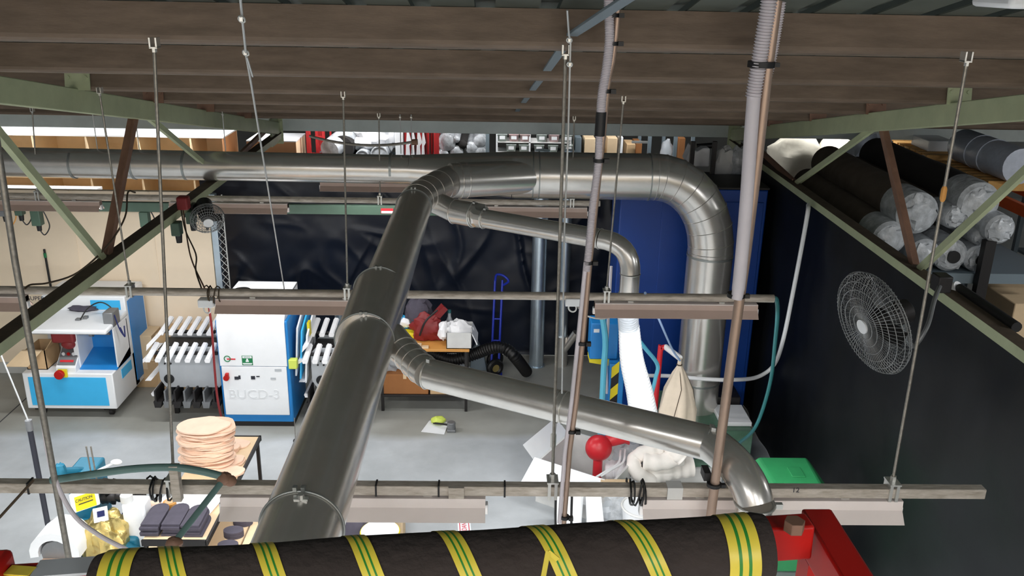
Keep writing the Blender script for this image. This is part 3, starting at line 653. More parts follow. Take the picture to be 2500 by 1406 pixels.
X = aZ(1645, 1196, ZP).x; b = MB(); b.box(X - .035, X + .035, 3.486, 3.55, ZP - .03, ZP + .03); tag(b.build('cover_plate', 'offwhite', smooth=False), 'white square of tape on the nearest bar below the cream sleeves', 'tape')
# junction boxes on the middle pipe
for px, py, lab in ((505, 738, 'white junction box under the middle pipe left of the tall white machine'), (1398, 735, 'white junction box under the middle pipe beside the slim bronze pole')):
    c = aY(px, py, 6.1); t = thing('junction_box', c, lab, 'box'); b = MB(); b.box(c.x - .055, c.x + .055, 6.06, 6.14, c.z - .03, c.z + .03); b.build('case', 'white', t, bev=.006)
    b = MB(); b.ring(c + V((0, -.01, -.05)), (.4, 1, 0), .03, .006, 16, 6); b.build('cable_loop', 'offwhite', t)
cable('power_cable', [aY(1408, 745, 6.08), aY(1430, 770, 6.3), aY(1475, 778, 6.6), aY(1510, 760, 6.9)], .006, 'rod', 'thin cable trailing from the junction box towards the white hose', 'cable')
cable('air_line', [aY(1575, 715, 6.08), aY(1600, 760, 6.8), aY(1640, 850, 7.6), aY(1660, 880, 7.8)], .010, 'cable_blue', 'pale blue air line slanting in front of the dust collector to the sack hook', 'hose')
cable('air_line', [aY(1535, 800, 7.4), aY(1575, 850, 7.6), aY(1605, 890, 7.8), aY(1600, 925, 7.9), aY(1590, 985, 8.1), aY(1612, 1050, 8.45)], .02, 'cyan_pipe', 'light blue hose between the white hose and the red hook', 'hose')

# ================================================================ WHITE AND BLUE MACHINE ON THE LEFT
X0, X1, YF, YB = -5.60, -4.53, 9.75, 10.5
t = thing('roughing_machine', ((X0 + X1) / 2, YF + .4, 0), 'white and blue machine on castors at the left with a red motor under its top', 'machine')
fp = lambda px, py, Y=YF: aY(px, py, Y)
b = MB(); b.box(X0, X1, YF, YB, .13, .60); b.build('base_cabinet', 'white', t, bev=.012)
p0, p1 = fp(68, 920), fp(268, 990); b = MB(); b.box(p0.x, p1.x, YF - .006, YF, p1.z, p0.z); b.build('front_panel', 'blue_panel', t, bev=.002)
zt = aZ(160, 792, 1.14).z
b = MB(); xl = fp(36, 790).x; b.box(xl, X1 + .02, YF - .05, 10.36, 1.12, 1.18); b.build('work_top', 'white', t, bev=.02)
b = MB(); b.box(X0 + .05, X1, 10.36, 10.95, .13, 1.36); b.build('rear_cabinet', 'white', t, bev=.015)
b = MB(); b.box(X1, X1 + .008, 10.42, 10.9, .2, 1.28); b.build('side_panel', 'blue_body', t, smooth=False)
b = MB(); b.box(-4.95, X1 - .06, 10.352, 10.36, 1.19, 1.31); b.build('back_strip', 'blue_panel', t, smooth=False)
b = MB(); b.box(X1 - .002, X1 + .006, 10.0, 10.3, .42, .54); b.build('side_strip', 'blue_panel', t, smooth=False)
b = MB(); add_text(b, 'SUPER BLADE', .075, fp(112, 729, 10.352), (1, 0, 0), (0, 0, 1), .001, 0, 1.0); b.build('lettering', 'print_dark', t, smooth=False)
# upper body: right post, recess walls, control desk
xr0, xr1 = fp(196, 850, 9.95).x, fp(287, 850, 9.95).x
b = MB(); b.box(xr1, X1, 9.9, 10.36, .6, 1.12); b.box(xr0 - .06, xr0, 9.9, 10.36, .6, 1.12); b.box(X0 + .1, X1, 10.3, 10.37, .6, 1.12); b.build('upper_frame', 'white', t, bev=.006)
b = MB(); b.box(xr0, xr1, 10.28, 10.3, .62, 1.1); b.add([(xr0, 10.28, .72), (xr1, 10.28, .72), (xr1, 9.86, .61), (xr0, 9.86, .61), (xr0, 10.28, .6), (xr1, 10.28, .6), (xr1, 9.86, .6), (xr0, 9.86, .6)], [(0, 1, 2, 3), (4, 7, 6, 5), (0, 3, 7, 4), (1, 5, 6, 2), (0, 4, 5, 1), (2, 6, 7, 3)]); b.build('recess_lining', 'blue_body', t, smooth=False)
b = MB(); b.box(X0 + .15, xr0 - .35, 10.28, 10.298, .95, 1.1); b.build('recess_strip', 'blue_body', t, smooth=False)
xa, xb = fp(142, 890, 9.85).x, fp(190, 890, 9.85).x
b = MB(); b.prism([(xa, 9.78, .6), (xa, 10.25, .6), (xa, 10.25, 1.0), (xa, 10.2, 1.0), (xa, 9.78, .66)], (xb - xa, 0, 0)); b.build('control_desk', 'white', t, bev=.004)
nd = V((0, -.63, .78)).normalized(); al = V((0, .78, .63)).normalized()
b = MB(); c = V(((xa + xb) / 2, 9.99, .835)); b.obox(c, V(((xb - xa) / 2 - .012, 0, 0)), al * .24, nd * .008); cp = b.build('control_panel', 'grey_steel', t, bev=.003)
b = MB(); b.obox(c + al * .06 + nd * .01, V((.05, 0, 0)), al * .04, nd * .006); b.build('display', 'print_dark', cp, smooth=False)
for dx, m in ((-.06, 'white'), (.0, 'red'), (.06, 'white')):
    b = MB(); q = c - al * .1 + V((dx, 0, 0)); b.cyl(q, q + nd * .03, .018, 12); b.build('push_button', m, cp)
b = MB(); b.obox(c - al * .19 + nd * .008, V((.08, 0, 0)), al * .014, nd * .004); b.build('warning_label', 'red_bright', cp, smooth=False)
q = fp(150, 910); b = MB(); b.box(q.x - .03, q.x + .075, YF - .03, YF, q.z - .05, q.z + .05); sw = b.build('switch_plate', 'yellow', t, bev=.004)
b = MB(); b.cyl((q.x, YF - .08, q.z), (q.x, YF - .03, q.z), .055, 20); b.build('stop_button', 'red', sw, bev=.006)
q = fp(160, 815, 9.95); b = MB(); b.box(q.x - .14, q.x + .14, 9.85, 10.1, q.z - .09, q.z + .08); b.ball(V((q.x + .04, 9.92, q.z - .11)), .09, .08, .07, 14, 8); b.build('motor_housing', 'red_dark', t, bev=.035)
b = MB(); b.cyl((q.x - .4, 9.97, q.z + .0), (q.x + .52, 9.97, q.z), .016, 12); b.cyl((q.x + .28, 9.97, q.z), (q.x + .32, 9.97, q.z), .04, 14); b.build('drive_shaft', 'grey_steel', t)
for xx in (X0 + .12, X1 - .12):
    for yy in (YF + .12, YB + .3):
        b = MB(); b.box(xx - .07, xx + .07, yy - .06, yy + .06, .085, .13); b.tube([(xx - .022, yy, .042), (xx + .022, yy, .042)], .042, 14); b.build('castor', 'dark_steel', t)
b = MB(); c = fp(268, 780, 9.95); b.box(c.x - .06, c.x + .06, 9.9, 10.1, c.z - .08, c.z + .1); b.build('side_motor', 'grey_steel', t, bev=.01)
b = MB(); b.tube(spline([c + V((.06, 0, .06)), c + V((.1, 0, -.12)), c + V((.14, .0, -.2)), c + V((.11, 0, -.1)), c + V((.15, 0, -.22)), c + V((.16, 0, -.08))]), .008, 8); b.build('motor_cables', 'navy', t)
b = MB(); b.tube(spline([fp(196, 780, 10.0), fp(215, 752, 10.1), fp(245, 738, 10.1), fp(272, 752, 10.1), fp(278, 775, 10.0)]), .008, 8); b.build('arched_cable', 'dark_steel', t)
b = MB(); c = aZ(208, 754, 1.18); b.ball(c + V((0, 0, .02)), .2, .12, .045, 20, 10, .35, 2.5, 3); tag(b.build('work_cloth', 'pad_grey'), 'crumpled dark grey cloth on top of the white and blue machine', 'cloth')
b = MB(); c = aZ(198, 781, 1.18); b.box(c.x - .06, c.x + .0, c.y - .03, c.y + .03, 1.18, 1.2); b.box(c.x + .01, c.x + .06, c.y + .02, c.y + .08, 1.18, 1.21); tag(b.build('hand_tool', 'grey_steel', bev=.005), 'small metal tool lying at the front edge of the white and blue machine', 'tool')
# open box on the machine's left and the lamp stem at its back corner
c = aY(72, 880, 9.88); t = thing('cardboard_box', (c.x, 9.98, .6), 'open cardboard box on the left of the white and blue machine', 'box')
b = MB(); x0, x1 = -5.58, fp(118, 880, 9.9).x
for q in ((x0, x1, 9.85, 9.86), (x0, x1, 10.2, 10.21)): b.box(*q, .601, .85)
b.box(x0, x0 + .01, 9.85, 10.21, .601, .85); b.box(x1 - .01, x1, 9.85, 10.21, .601, .85); b.box(x0, x1, 9.85, 10.21, .601, .61); b.build('carton', 'cardboard', t, smooth=False)
b = MB(); b.add([(x0 - .02, 9.85, .85), (x1 - .03, 9.85, .85), (x1 - .1, 9.62, .74), (x0 - .12, 9.62, .74), (x0 - .02, 9.855, .858), (x1 - .03, 9.855, .858), (x1 - .1, 9.62, .748), (x0 - .12, 9.62, .748)], [(0, 1, 2, 3), (7, 6, 5, 4), (0, 4, 5, 1), (2, 6, 7, 3), (1, 5, 6, 2), (0, 3, 7, 4)]); b.build('flap', 'cardboard_pale', t, smooth=False)
b = MB(); b.prism([(x1, 9.86, .85), (x1, 10.2, .85), (x1 + .1, 10.2, 1.0), (x1 + .1, 9.9, 1.0)], (.008, 0, 0)); b.build('flap', 'cardboard', t, smooth=False)
c = fp(72, 785, 10.2); b = MB(); b.tube(spline([c + V((0, 0, -.06)), c + V((0, 0, .12)), c + V((-.05, 0, .22)), c + V((.06, 0, .18))]), .012, 8); b.ball(c + V((.07, 0, .17)), .05, .04, .04, 12, 8); b.ball(c + V((0, 0, -.04)), .06, .05, .03, 12, 8)
tag(b.build('work_lamp', 'grey_steel'), 'small bent grey work lamp on the left of the white machine top', 'lamp')

# ================================================================ TALL WHITE MACHINE IN THE MIDDLE
X0, X1, YF, YB = -3.20, -2.37, 9.6, 10.35; ZT = 1.46
t = thing('shoe_machine', ((X0 + X1) / 2, 9.98, 0), 'tall white and blue cabinet machine with a rounded top and green sign', 'machine')
b = MB(); b.box(X0, X1, YF, YB, .04, ZT - .1); b.build('casing', 'blue_body', t, bev=.015)
b = MB(); b.box(X0, X1, YF - .004, YB, .0, .06); b.build('plinth', 'dark_steel', t, smooth=False)
fp = lambda px, py: aY(px, py, YF)
zs = fp(620, 893).z; zb = fp(620, 1011).z
pr = [(YF - .02, zs + .005), (YF - .02, ZT - .16)] + [(YF + .13 - .15 * cos(a), ZT - .16 + .15 * sin(a)) for a in [radians(15 * i) for i in range(1, 7)]] + [(YB - .04, ZT), (YB - .04, ZT - .12), (YF, ZT - .12), (YF, zs + .005)]
b = MB(); b.prism([(X0 + .02, y, z) for y, z in pr], (X1 - X0 - .05, 0, 0)); b.build('hood', 'white', t, ang=50)
b = MB(); b.box(X0 + .03, X1 - .04, YF - .02, YF, zb, zs - .004); b.build('lower_door', 'white', t, bev=.006)
b = MB()
for i in range(24): y = YF + .0 + i * .031; b.cyl((X0 + .1, y, ZT + (.12 if y > 9.82 else -1)), (X1 - .02, y, ZT + (.12 if y > 9.82 else -1)), .016, 8) if y > 9.82 else None
b.box(X0 + .1, X1 - .02, 9.84, YB - .02, ZT - .02, ZT + .12); b.build('slatted_cover', 'white_soft', t)
b = MB(); b.tube([(X0 + .24, 9.95, ZT + .13), (X0 + .24, 9.95, ZT + .155)], .1, 24); b.build('exhaust_flange', 'dark_steel', t)
b = MB(); c = fp(605, 878); b.box(c.x - .062, c.x + .062, YF - .024, YF - .02, c.z - .06, c.z + .06); sg = b.build('sign_plate', 'sign_green', t, smooth=False)
b = MB()
for dz, h, w_ in ((.043, .013, .054), (-.036, .004, .054), (-.047, .004, .05)): b.box(c.x - w_, c.x + w_, YF - .026, YF - .024, c.z + dz - h, c.z + dz + h)
b.ball((c.x, YF - .025, c.z + .012), .012, .002, .012, 10, 6); b.box(c.x - .018, c.x + .018, YF - .026, YF - .024, c.z - .018, c.z + .002); b.build('sign_print', 'white', sg, smooth=False)
b = MB()
for k in range(3): add_text(b, ('SERVICE', 'CALL', 'OPERATOR')[k], .02, (c.x, YF - .0265, c.z + .043), (1, 0, 0), (0, 0, 1), .0004) if k == 0 else None
b.build('sign_lettering', 'sign_green', sg, smooth=False)
c = fp(556, 874); b = MB(); b.ring((c.x, YF - .021, c.z), (0, 1, 0), .035, .006, 24, 6); lg = b.build('round_logo', 'sign_green', t)
b = MB(); b.box(c.x - .005, c.x + .095, YF - .023, YF - .02, c.z - .012, c.z + .004); b.build('logo_stripe', 'red_bright', lg, smooth=False)
c = fp(555, 919); b = MB(); b.cyl((c.x, YF - .06, c.z), (c.x, YF - .02, c.z), .034, 18); b.box(c.x - .008, c.x + .03, YF - .065, YF - .02, c.z - .005, c.z + .06); b.build('main_switch', 'red', t, bev=.004)
for px, py, wx, hz in ((579, 921, .025, .02), (586, 919, .012, .024), (619, 920, .024, .022), (631, 917, .02, .007), (668, 922, .03, .014)):
    c = fp(px, py); b = MB(); b.box(c.x - wx, c.x + wx, YF - .026, YF - .02, c.z - hz, c.z + hz); b.build('gauge', 'print_dark' if px < 660 else 'grey_plate', t, bev=.002)
c = fp(680, 902); b = MB(); b.box(c.x - .04, c.x + .04, YF - .023, YF - .02, c.z - .016, c.z + .016); b.build('maker_plate', 'grey_plate', t, smooth=False)
b = MB(); add_text(b, 'BUCD-3', .165, fp(622, 961) + V((0, -.021, 0)), (1, 0, 0), (0, 0, 1), .004, 0, 1.05); b.build('raised_lettering', 'emboss', t, smooth=False)
# side boards leaning out on the right
for k, (dx, dz, m) in enumerate(((.0, .0, 'white'), (.05, -.04, 'blue_panel'), (.11, -.09, 'white'))):
    b = MB(); xa = X1 + .03 + dx; b.hexa([(xa, 9.7, .62 + dz), (xa + .02, 9.7, .62 + dz), (xa + .02, 10.3, .8 + dz), (xa, 10.3, .8 + dz), (xa + .03, 9.78, 1.2 + dz), (xa + .05, 9.78, 1.2 + dz), (xa + .05, 10.34, 1.38 + dz), (xa + .03, 10.34, 1.38 + dz)]); b.build('side_board', m, t, smooth=False)
b = MB(); b.box(X1 + .16, X1 + .19, 9.9, 10.0, 1.05, 1.22); b.build('yellow_tag', 'yellow', t, smooth=False)
b = MB(); c = aY(716, 885, 9.62); b.box(c.x - .05, c.x + .05, 9.58, 9.66, c.z - .07, c.z + .05); b.build('hanging_pack', 'lime', t, bev=.01)
def carrier(x0, x1, lab):
    u = thing('slat_conveyor', ((x0 + x1) / 2, 10, 0), lab, 'conveyor', 'slatted side wings of the tall machine')
    xa, xb = x0, x1
    b = MB(); pr = [(x0 + .08, .42), (x0 + .02, .52), (x0 + .02, .88), (x0 + .08, .94), (x1 - .02, .94), (x1, .9), (x1, .46), (x1 - .03, .42)]
    for y in (9.78, 10.22): b = MB(); b.prism([(x, y, z) for x, z in pr], (0, .03, 0)); b.build('side_plate', 'grey_plate', u, smooth=False)
    for k in range(4):
        b = MB(); a = radians(20 + k * 45); b.prism([(x0 - .02 - .1 * sin(a), 9.66, .66 + .3 * cos(a)), (x0 + .0 - .12 * sin(a), 9.66, .68 + .36 * cos(a)), (x0 + .05 - .1 * sin(a), 9.66, .68 + .36 * cos(a))], (0, .5, 0)); b.build('end_slat', 'white_soft', u, smooth=False)
    b = MB(); b.cyl((x0 + .13, 9.765, .53), (x0 + .13, 9.78, .53), .06, 20); 
    for (i, k) in ((0, 0), (.07, 0), (.035, -.05), (0, -.1), (.07, -.1)): b.cyl((x0 + .1 + i, 9.77, .83 + k), (x0 + .1 + i, 9.78, .83 + k), .011, 8)
    b.build('bearing_hole', 'black_rubber', u)
    for y, z in ((9.74, .885), (10.14, .995)): b = MB(); b.cyl((x0 - .05, y, z), (x1, y, z), .022, 10); b.build('cross_shaft', 'dark_steel', u)
    b = MB(); b.box(x0 + .02, x1 - .02, 9.82, 10.2, .46, .9); b.build('chain_housing', 'dark_steel', u, bev=.01)
    n = int((x1 - x0) / .115) + 1
    for i in range(n):
        xx = x0 - .02 + i * .115
        for ya, yb, z, dz in ((9.52, 9.84, .86, .07), (10.0, 10.38, 1.0, .05)):
            b = MB(); b.prism([(xx, ya, z), (xx + .05, ya, z + .0), (xx + .062, ya, z + .03), (xx + .05, ya, z + .05), (xx + .01, ya, z + .055), (xx - .008, ya, z + .03)], (0, yb - ya, dz)); b.build('top_slat', 'white_soft', u, smooth=False)
        b = MB(); b.prism([(xx, 9.62, .22), (xx + .07, 9.62, .22), (xx + .09, 9.62, .3), (xx - .01, 9.62, .3)], (0, .3, 0)); b.box(xx + .01, xx + .03, 9.62, 9.9, .3, .44); b.build('bottom_brush', 'grey_steel' if i % 2 else 'dark_steel', u, smooth=False)
    for xx in (x0 + .1, x1 - .06):
        b = MB(); b.box(xx, xx + .05, 9.9, 9.95, 0, .44); b.box(xx, xx + .05, 10.1, 10.15, 0, .44); b.build('leg', 'dark_steel', u, smooth=False)
    return u
carrier(-4.0, -3.25, 'slatted grey side wing on the left of the tall white machine')
carrier(-2.18, -1.55, 'slatted grey side wing on the right of the tall white machine')
cable('air_hose', [aY(508, 735, 9.5), aY(517, 800, 9.5), aY(524, 900, 9.5), aY(532, 980, 9.5), aZ(546, 1040, .02)], .014, 'red_dark', 'red hose running down the left side of the tall white machine', 'hose')

# ================================================================ BOXES AND THINGS BY THE CREAM WALL
def carton(x0, x1, y0, y1, z0, z1, lab, m='cardboard', grp='cardboard boxes by the cream wall'):
    u = thing('cardboard_box', ((x0 + x1) / 2, (y0 + y1) / 2, z0), lab, 'box', grp)
    b = MB(); b.box(x0, x1, y0, y1, z0, z1); b.build('carton', m, u, bev=.006)
    b = MB(); c = (x0 + x1) / 2; b.box(c - .03, c + .03, y0 - .001, y1, z1, z1 + .0015); b.box(c - .03, c + .03, y0 - .0015, y0, z1 - .1, z1 + .0015); b.build('packing_tape', 'cardboard_pale', u, smooth=False); return u
xa, xb, xc = aY(335, 880, 10.62).x, aY(384, 880, 10.62).x, aY(480, 830, 10.62).x
carton(xa - .05, xb - .02, 10.62, 10.98, 0, .36, 'lower cardboard box stacked just right of the white and blue machine', 'cardboard')
carton(xa - .06, xb - .05, 10.64, 10.98, .3605, .72, 'upper cardboard box stacked just right of the white and blue machine', 'cardboard_pale')
carton(xb + .0, xc + .05, 10.55, 10.99, 0, .42, 'wide lower cardboard box behind the left slatted wing', 'cardboard')
carton(xb + .02, xb + .42, 10.6, 10.99, .4205, .76, 'upper left cardboard box behind the left slatted wing', 'cardboard')
carton(xb + .46, xc + .05, 10.6, 10.99, .4205, .79, 'upper right cardboard box behind the left slatted wing', 'cardboard_pale')
c = aY(105, 610, 11.0); t = thing('broom_pole', (c.x + .04, 11.0, 0), 'thin black pole with a green ring leaning on the cream wall', 'pole')
b = MB(); b.tube([(c.x + .06, 10.95, .0), (c.x, 11.03, c.z)], .014, 10); b.build('stick', 'black_plastic', t); b = MB(); q = V((c.x, 11.028, c.z - .05)); b.tube([q - V((-.003, .004, .06)), q], .018, 10); b.build('green_grip', 'sign_green', t)
X = -3.62; t = thing('partition_post', (X + .08, 11.05, 0), 'pale blue post with wire mesh at the end of the cream wall', 'post')
b = MB(); b.box(X + .02, X + .1, 11.02, 11.12, 0, 2.5); b.build('post', 'galv_blue', t, bev=.004)
b = MB()
for i in range(22):
    z = .4 + i * .095; b.tube([(X + .1, 11.03, z), (X + .19, 11.03, z + .1)], .004, 5); b.tube([(X + .1, 11.03, z + .1), (X + .19, 11.03, z)], .004, 5)
b.box(X + .185, X + .2, 11.02, 11.04, .38, 2.5); b.build('wire_mesh', 'zinc', t)
# green rail with hanging sockets
YR = 10.05; zr = aY(300, 503, YR).z
b = MB(); xe = aY(1290, 516, YR).x; b.box(-7.6, xe, YR - .03, YR + .03, zr - .06, zr + .05); GR = tag(b.build('cable_rail', 'green_dark', bev=.004), 'long green rail with hanging socket boxes running along the back', 'rail')
b = MB(); c = aY(945, 515, YR - .031); b.box(c.x - .07, c.x + .07, YR - .034, YR - .03, c.z - .03, c.z + .03); lb = b.build('warning_label', 'red_bright', GR, smooth=False)
b = MB(); b.box(c.x - .065, c.x + .065, YR - .036, YR - .034, c.z - .026, c.z + .0); b.build('label_print', 'white', lb, smooth=False)
for px0, px1, py0, py1, m, lab in ((76, 106, 503, 549, 'green_dark', 'green socket box with a black plug under the green rail'), (38, 60, 498, 524, 'green_dark', 'small green socket box at the left end of the green rail'), (342, 368, 512, 552, 'green_dark', 'green hanging box under the green rail behind the left truss'), (0, 20, 496, 526, 'grey_steel', 'grey socket box cut by the left edge under the green rail')):
    p, q = aY(px0, py0, YR), aY(px1, py1, YR); t = thing('socket_box', (p.x, YR, q.z), lab, 'socket', 'socket boxes under the green rail')
    b = MB(); b.box(p.x, q.x, YR - .06, YR + .04, q.z, min(p.z, zr - .058)); b.build('case', m, t, bev=.008)
    c = V(((p.x + q.x) / 2, YR, q.z)); b = MB(); b.cyl(c + V((0, 0, -.07)), c, .025, 10, r2=.03); b.build('plug', 'black_plastic', t)
    b = MB(); b.tube(spline([c + V((0, 0, -.06)), c + V((.05, 0, -.12)), c + V((.12, 0, -.02)), c + V((.1, 0, .1)), c + V((.06, 0, .2))]), .007, 7); b.build('loop_cable', 'black_plastic' if px0 > 30 else 'orange_wood', t)
b = MB(); p, q = aY(-20, 500, YR - .05), aY(52, 495, YR - .05); b.box(p.x, q.x, YR - .08, YR - .031, p.z - .02, p.z + .025); tag(b.build('trolley_bar', 'red_bright', bev=.01), 'short red bar on the green rail at the far left', 'bar')
for px, py, lab in ((430, 530, 'green plug box on the left truss beside the twin cables, left one'), (468, 525, 'green plug box on the left truss beside the small fan, right one')):
    c = aX(px, py - 12, -2.82); t = thing('socket_box', c, lab, 'socket', 'plug boxes on the left truss'); b = MB(); b.box(c.x - .05, c.x + .03, c.y - .05, c.y + .05, 2.93, 3.055); b.build('case', 'green_dark', t, bev=.01)
    b = MB(); b.cyl((c.x, c.y, 2.86), (c.x, c.y, 2.93), .025, 10, r2=.032); b.build('plug', 'black_plastic', t)
b = MB(); c = aX(446, 478, -2.8); b.box(c.x - .05, c.x + .05, c.y - .05, c.y + .05, 3.13, 3.25); tag(b.build('red_socket', 'red_dark', bev=.015), 'dark red socket standing on the left truss under the back duct', 'socket')

# ================================================================ FANS
def fan(C, ax, R, lab, arm, bl=4, nw=72):
    ax = V(ax).normalized(); u = ax.cross(V((0, 0, 1))).normalized(); w_ = u.cross(ax)
    t = thing('cage_fan', C, lab, 'fan', 'caged fans'); C = V(C)
    pt = lambda r, a, d: C + (u * cos(a) + w_ * sin(a)) * r + ax * d
    for nm, s in (('front_guard', 1), ('rear_guard', -1)):
        b = MB()
        for k in range(nw):
            a = 2 * pi * k / nw; b.tube([pt(R * f, a + .12 * f * s, s * d) for f, d in ((.13, .07), (.4, .068), (.75, .056), (.95, .032), (1, .0))], .0016, 4, False)
        for f, d in ((1, 0), (.97, .022), (.85, .045), (.7, .058), (.55, .064), (.4, .068), (.26, .07), (.13, .07)): b.tube([pt(R * f, 2 * pi * k / 40, s * d) for k in range(40)], .0035 if f == 1 else .0022, 5, False, 0, True)
        b.build(nm, 'fan_wire', t)
    b = MB(); b.tube([C + ax * .066, C + ax * .08], .045, 20); b.build('badge', 'white', t)
    for k in range(bl):
        a0 = 2 * pi * k / bl; b = MB(); vs = []
        for i in range(7):
            r = R * (.12 + .74 * i / 6); wd = .28 + .30 * sin(pi * min(1, i / 5))
            for s_ in (-1, 1): vs.append(pt(r, a0 + s_ * wd * .75 / (1 + i * .12), s_ * .028 + .0)); vs.append(pt(r, a0 + s_ * wd * .75 / (1 + i * .12), s_ * .028 - .004))
        fs = []
        for i in range(6):
            q = i * 4; fs += [(q, q + 2, q + 6, q + 4), (q + 1, q + 5, q + 7, q + 3), (q, q + 4, q + 5, q + 1), (q + 2, q + 3, q + 7, q + 6)]
        fs += [(0, 1, 3, 2), (24, 26, 27, 25)]; b.add(vs, fs); b.build('blade', 'dark_steel', t)
    b = MB(); b.tube([C - ax * .26, C - ax * .24, C - ax * .06, C + ax * .03], [.05, .075, .075, .05], 20); b.build('motor', 'dark_steel', t)
    if arm:
        b = MB(); b.tube(spline([C - ax * .2] + [V(p) for p in arm]), .016, 10); b.build('mounting_arm', 'grey_steel', t)
        e = V(arm[-1]); b = MB(); b.box(e.x - .05, e.x + .05, e.y - .06, e.y + .06, e.z - .06, e.z + .06); b.build('clamp', 'dark_steel', t, bev=.008)
    return t
FC = aY(2131, 788, 4.95); m1 = aX(2312, 690, 3.19); m1.x = 3.15
rd = (FC - CAM).normalized(); sd = RC @ V((-.94, -.34, 0)); sd -= rd * sd.dot(rd); sd.normalize(); fan(FC, sd * .85 - rd * .5, .325, 'large round cage fan on an arm in front of the black sheet curtain', [aX(2225, 845, 2.78), aX(2262, 800, 2.9), aX(2282, 730, 3.02), m1])
FC2 = aX(506, 533, -2.66); fan(FC2, (.35, -.85, -.35), .155, 'small cage fan under the left truss above the cream wall', [V((FC2.x - .06, FC2.y + .16, 2.98)), V((-2.86, FC2.y + .14, 3.04))], 4, 34)
b = MB(); c = aX(2325, 683, 3.3); b.cyl((c.x, c.y, 3.1), (c.x + .03, c.y - .05, 3.14), .05, 16); b.tube([(c.x + .03, c.y - .06, 3.14), (c.x + .03, c.y - .8, 3.14)], .035, 12, mi=1); tag(b.build('rolled_blind_end', ['white', 'black_plastic']), 'white-capped black tube lying on the right truss above the fan', 'tube')

# ================================================================ DUST COLLECTOR, GREEN BOX, BIN
YF = 9.75
xa, xb = aY(1502, 700, YF).x, 3.1; zt = aY(1700, 462, YF).z
t = thing('dust_collector', ((xa + xb) / 2, 10.4, 0), 'tall deep blue dust collector cabinet behind the thick drop duct', 'cabinet')
b = MB(); b.box(xa, xb, YF, 10.42, .05, zt); b.build('cabinet', 'blue_deep', t, bev=.015)
b = MB(); b.box(xa - .01, xb + .01, YF - .01, 10.43, zt, zt + .03); b.build('lid', 'dark_steel', t, bev=.006)
X = aY(1602, 700, YF).x; b = MB(); b.box(X, xb - .04, YF - .012, YF, .14, zt - .14); b.build('access_door', 'blue_deep', t, bev=.006)
b = MB(); b.box(xa + .05, xa + .12, YF - .01, YF, 1.9, 2.1); b.build('notice_plate', 'rack_grey', t, smooth=False)
for x in (xa + .05, xb - .05): b = MB(); b.box(x - .04, x + .04, YF + .02, YF + .1, 0, .05); b.build('foot', 'dark_steel', t, smooth=False)
zc = .62; ga, gb = aY(1600, 1000, 8.45).x, aY(1838, 1050, 8.45).x
t = thing('suction_box', ((ga + gb) / 2, 8.9, 0), 'grey-green sheet metal box under the thick drop duct', 'box')
b = MB(); b.box(ga, gb, 8.42, 9.4, .13, zc); b.build('box_body', 'green_box', t, bev=.01)
for x in (ga + .05, gb - .05):
    for y in (8.5, 9.3): b = MB(); b.box(x - .03, x + .03, y - .03, y + .03, 0, .13); b.build('foot', 'dark_steel', t, smooth=False)
b = MB(); x = aY(1790, 968, 8.75).x; b.box(x - .17, x + .17, 8.52, 8.95, zc, zc + .05); tag(b.build('white_tray', 'white', bev=.01), 'white tray lying on the grey-green box beside the drop duct', 'tray')
b = MB(); b.box(x - .2, x + .16, 8.98, 9.38, zc, zc + .12); tag(b.build('fan_cover', 'dark_steel', bev=.01), 'dark cover on the grey-green box behind the white tray', 'box')
c = aZ(1930, 1158, 1.0); t = thing('wheelie_bin', (c.x, c.y + .1, 0), 'green wheeled bin with a closed lid in front of the black sheet curtain', 'bin')
x, y = c.x, c.y; b = MB(); b.hexa([(x - .22, y - .2, .1), (x + .22, y - .2, .1), (x + .22, y + .2, .1), (x - .22, y + .2, .1), (x - .28, y - .3, .97), (x + .28, y - .3, .97), (x + .26, y + .26, .97), (x - .26, y + .26, .97)]); b.build('bin_body', 'green_bin', t, bev=.02)
b = MB(); b.hexa([(x - .29, y - .31, .97), (x + .29, y - .31, .97), (x + .27, y + .27, .97), (x - .27, y + .27, .97), (x - .2, y - .22, 1.03), (x + .2, y - .22, 1.03), (x + .22, y + .25, 1.03), (x - .22, y + .25, 1.03)]); ld = b.build('lid', 'green_bin', t, bev=.015)
b = MB(); b.box(x - .02, x + .1, y - .1, y + .06, 1.03, 1.042); b.build('lid_rib', 'green_bin', ld, bev=.004)
b = MB(); b.tube([(x - .2, y + .29, .95), (x + .2, y + .29, .95)], .018, 10); b.build('handle', 'green_dark', t)
for s in (-1, 1): b = MB(); b.tube([(x + s * .2, y + .28, .1), (x + s * .26, y + .28, .1)], .1, 18); b.build('wheel', 'black_rubber', t)

# ================================================================ STRIPED CABINET, RED HOOK, SACK
YC = 8.9; p, q = aY(1440, 785, YC), aY(1485, 860, YC)
t = thing('electrical_cabinet', (aY(1470, 900, YC).x, YC, 0), 'blue electrical cabinet with yellow and black warning edges beside the white hose', 'cabinet')
b = MB(); xa, xb = aY(1438, 850, YC).x, aY(1505, 850, YC).x; zh = aY(1470, 782, YC).z; zl = aY(1470, 868, YC).z; b.box(xa, xb, YC - .1, YC + .15, zl, zh); b.build('upper_box', 'blue_body', t, bev=.01)
b = MB(); b.box(xa + .03, xa + .09, YC - .104, YC - .1, zh - .1, zh - .06); b.build('paper_label', 'white', t, smooth=False)
b = MB(); b.hexa([(xa, YC - .1, zl - .04), (xb, YC - .1, zl - .09), (xb, YC + .1, zl - .09), (xa, YC + .1, zl - .04), (xa, YC - .1, zl), (xb, YC - .1, zl), (xb, YC + .1, zl), (xa, YC + .1, zl)]); b.build('yellow_edge', 'yellow', t, smooth=False)
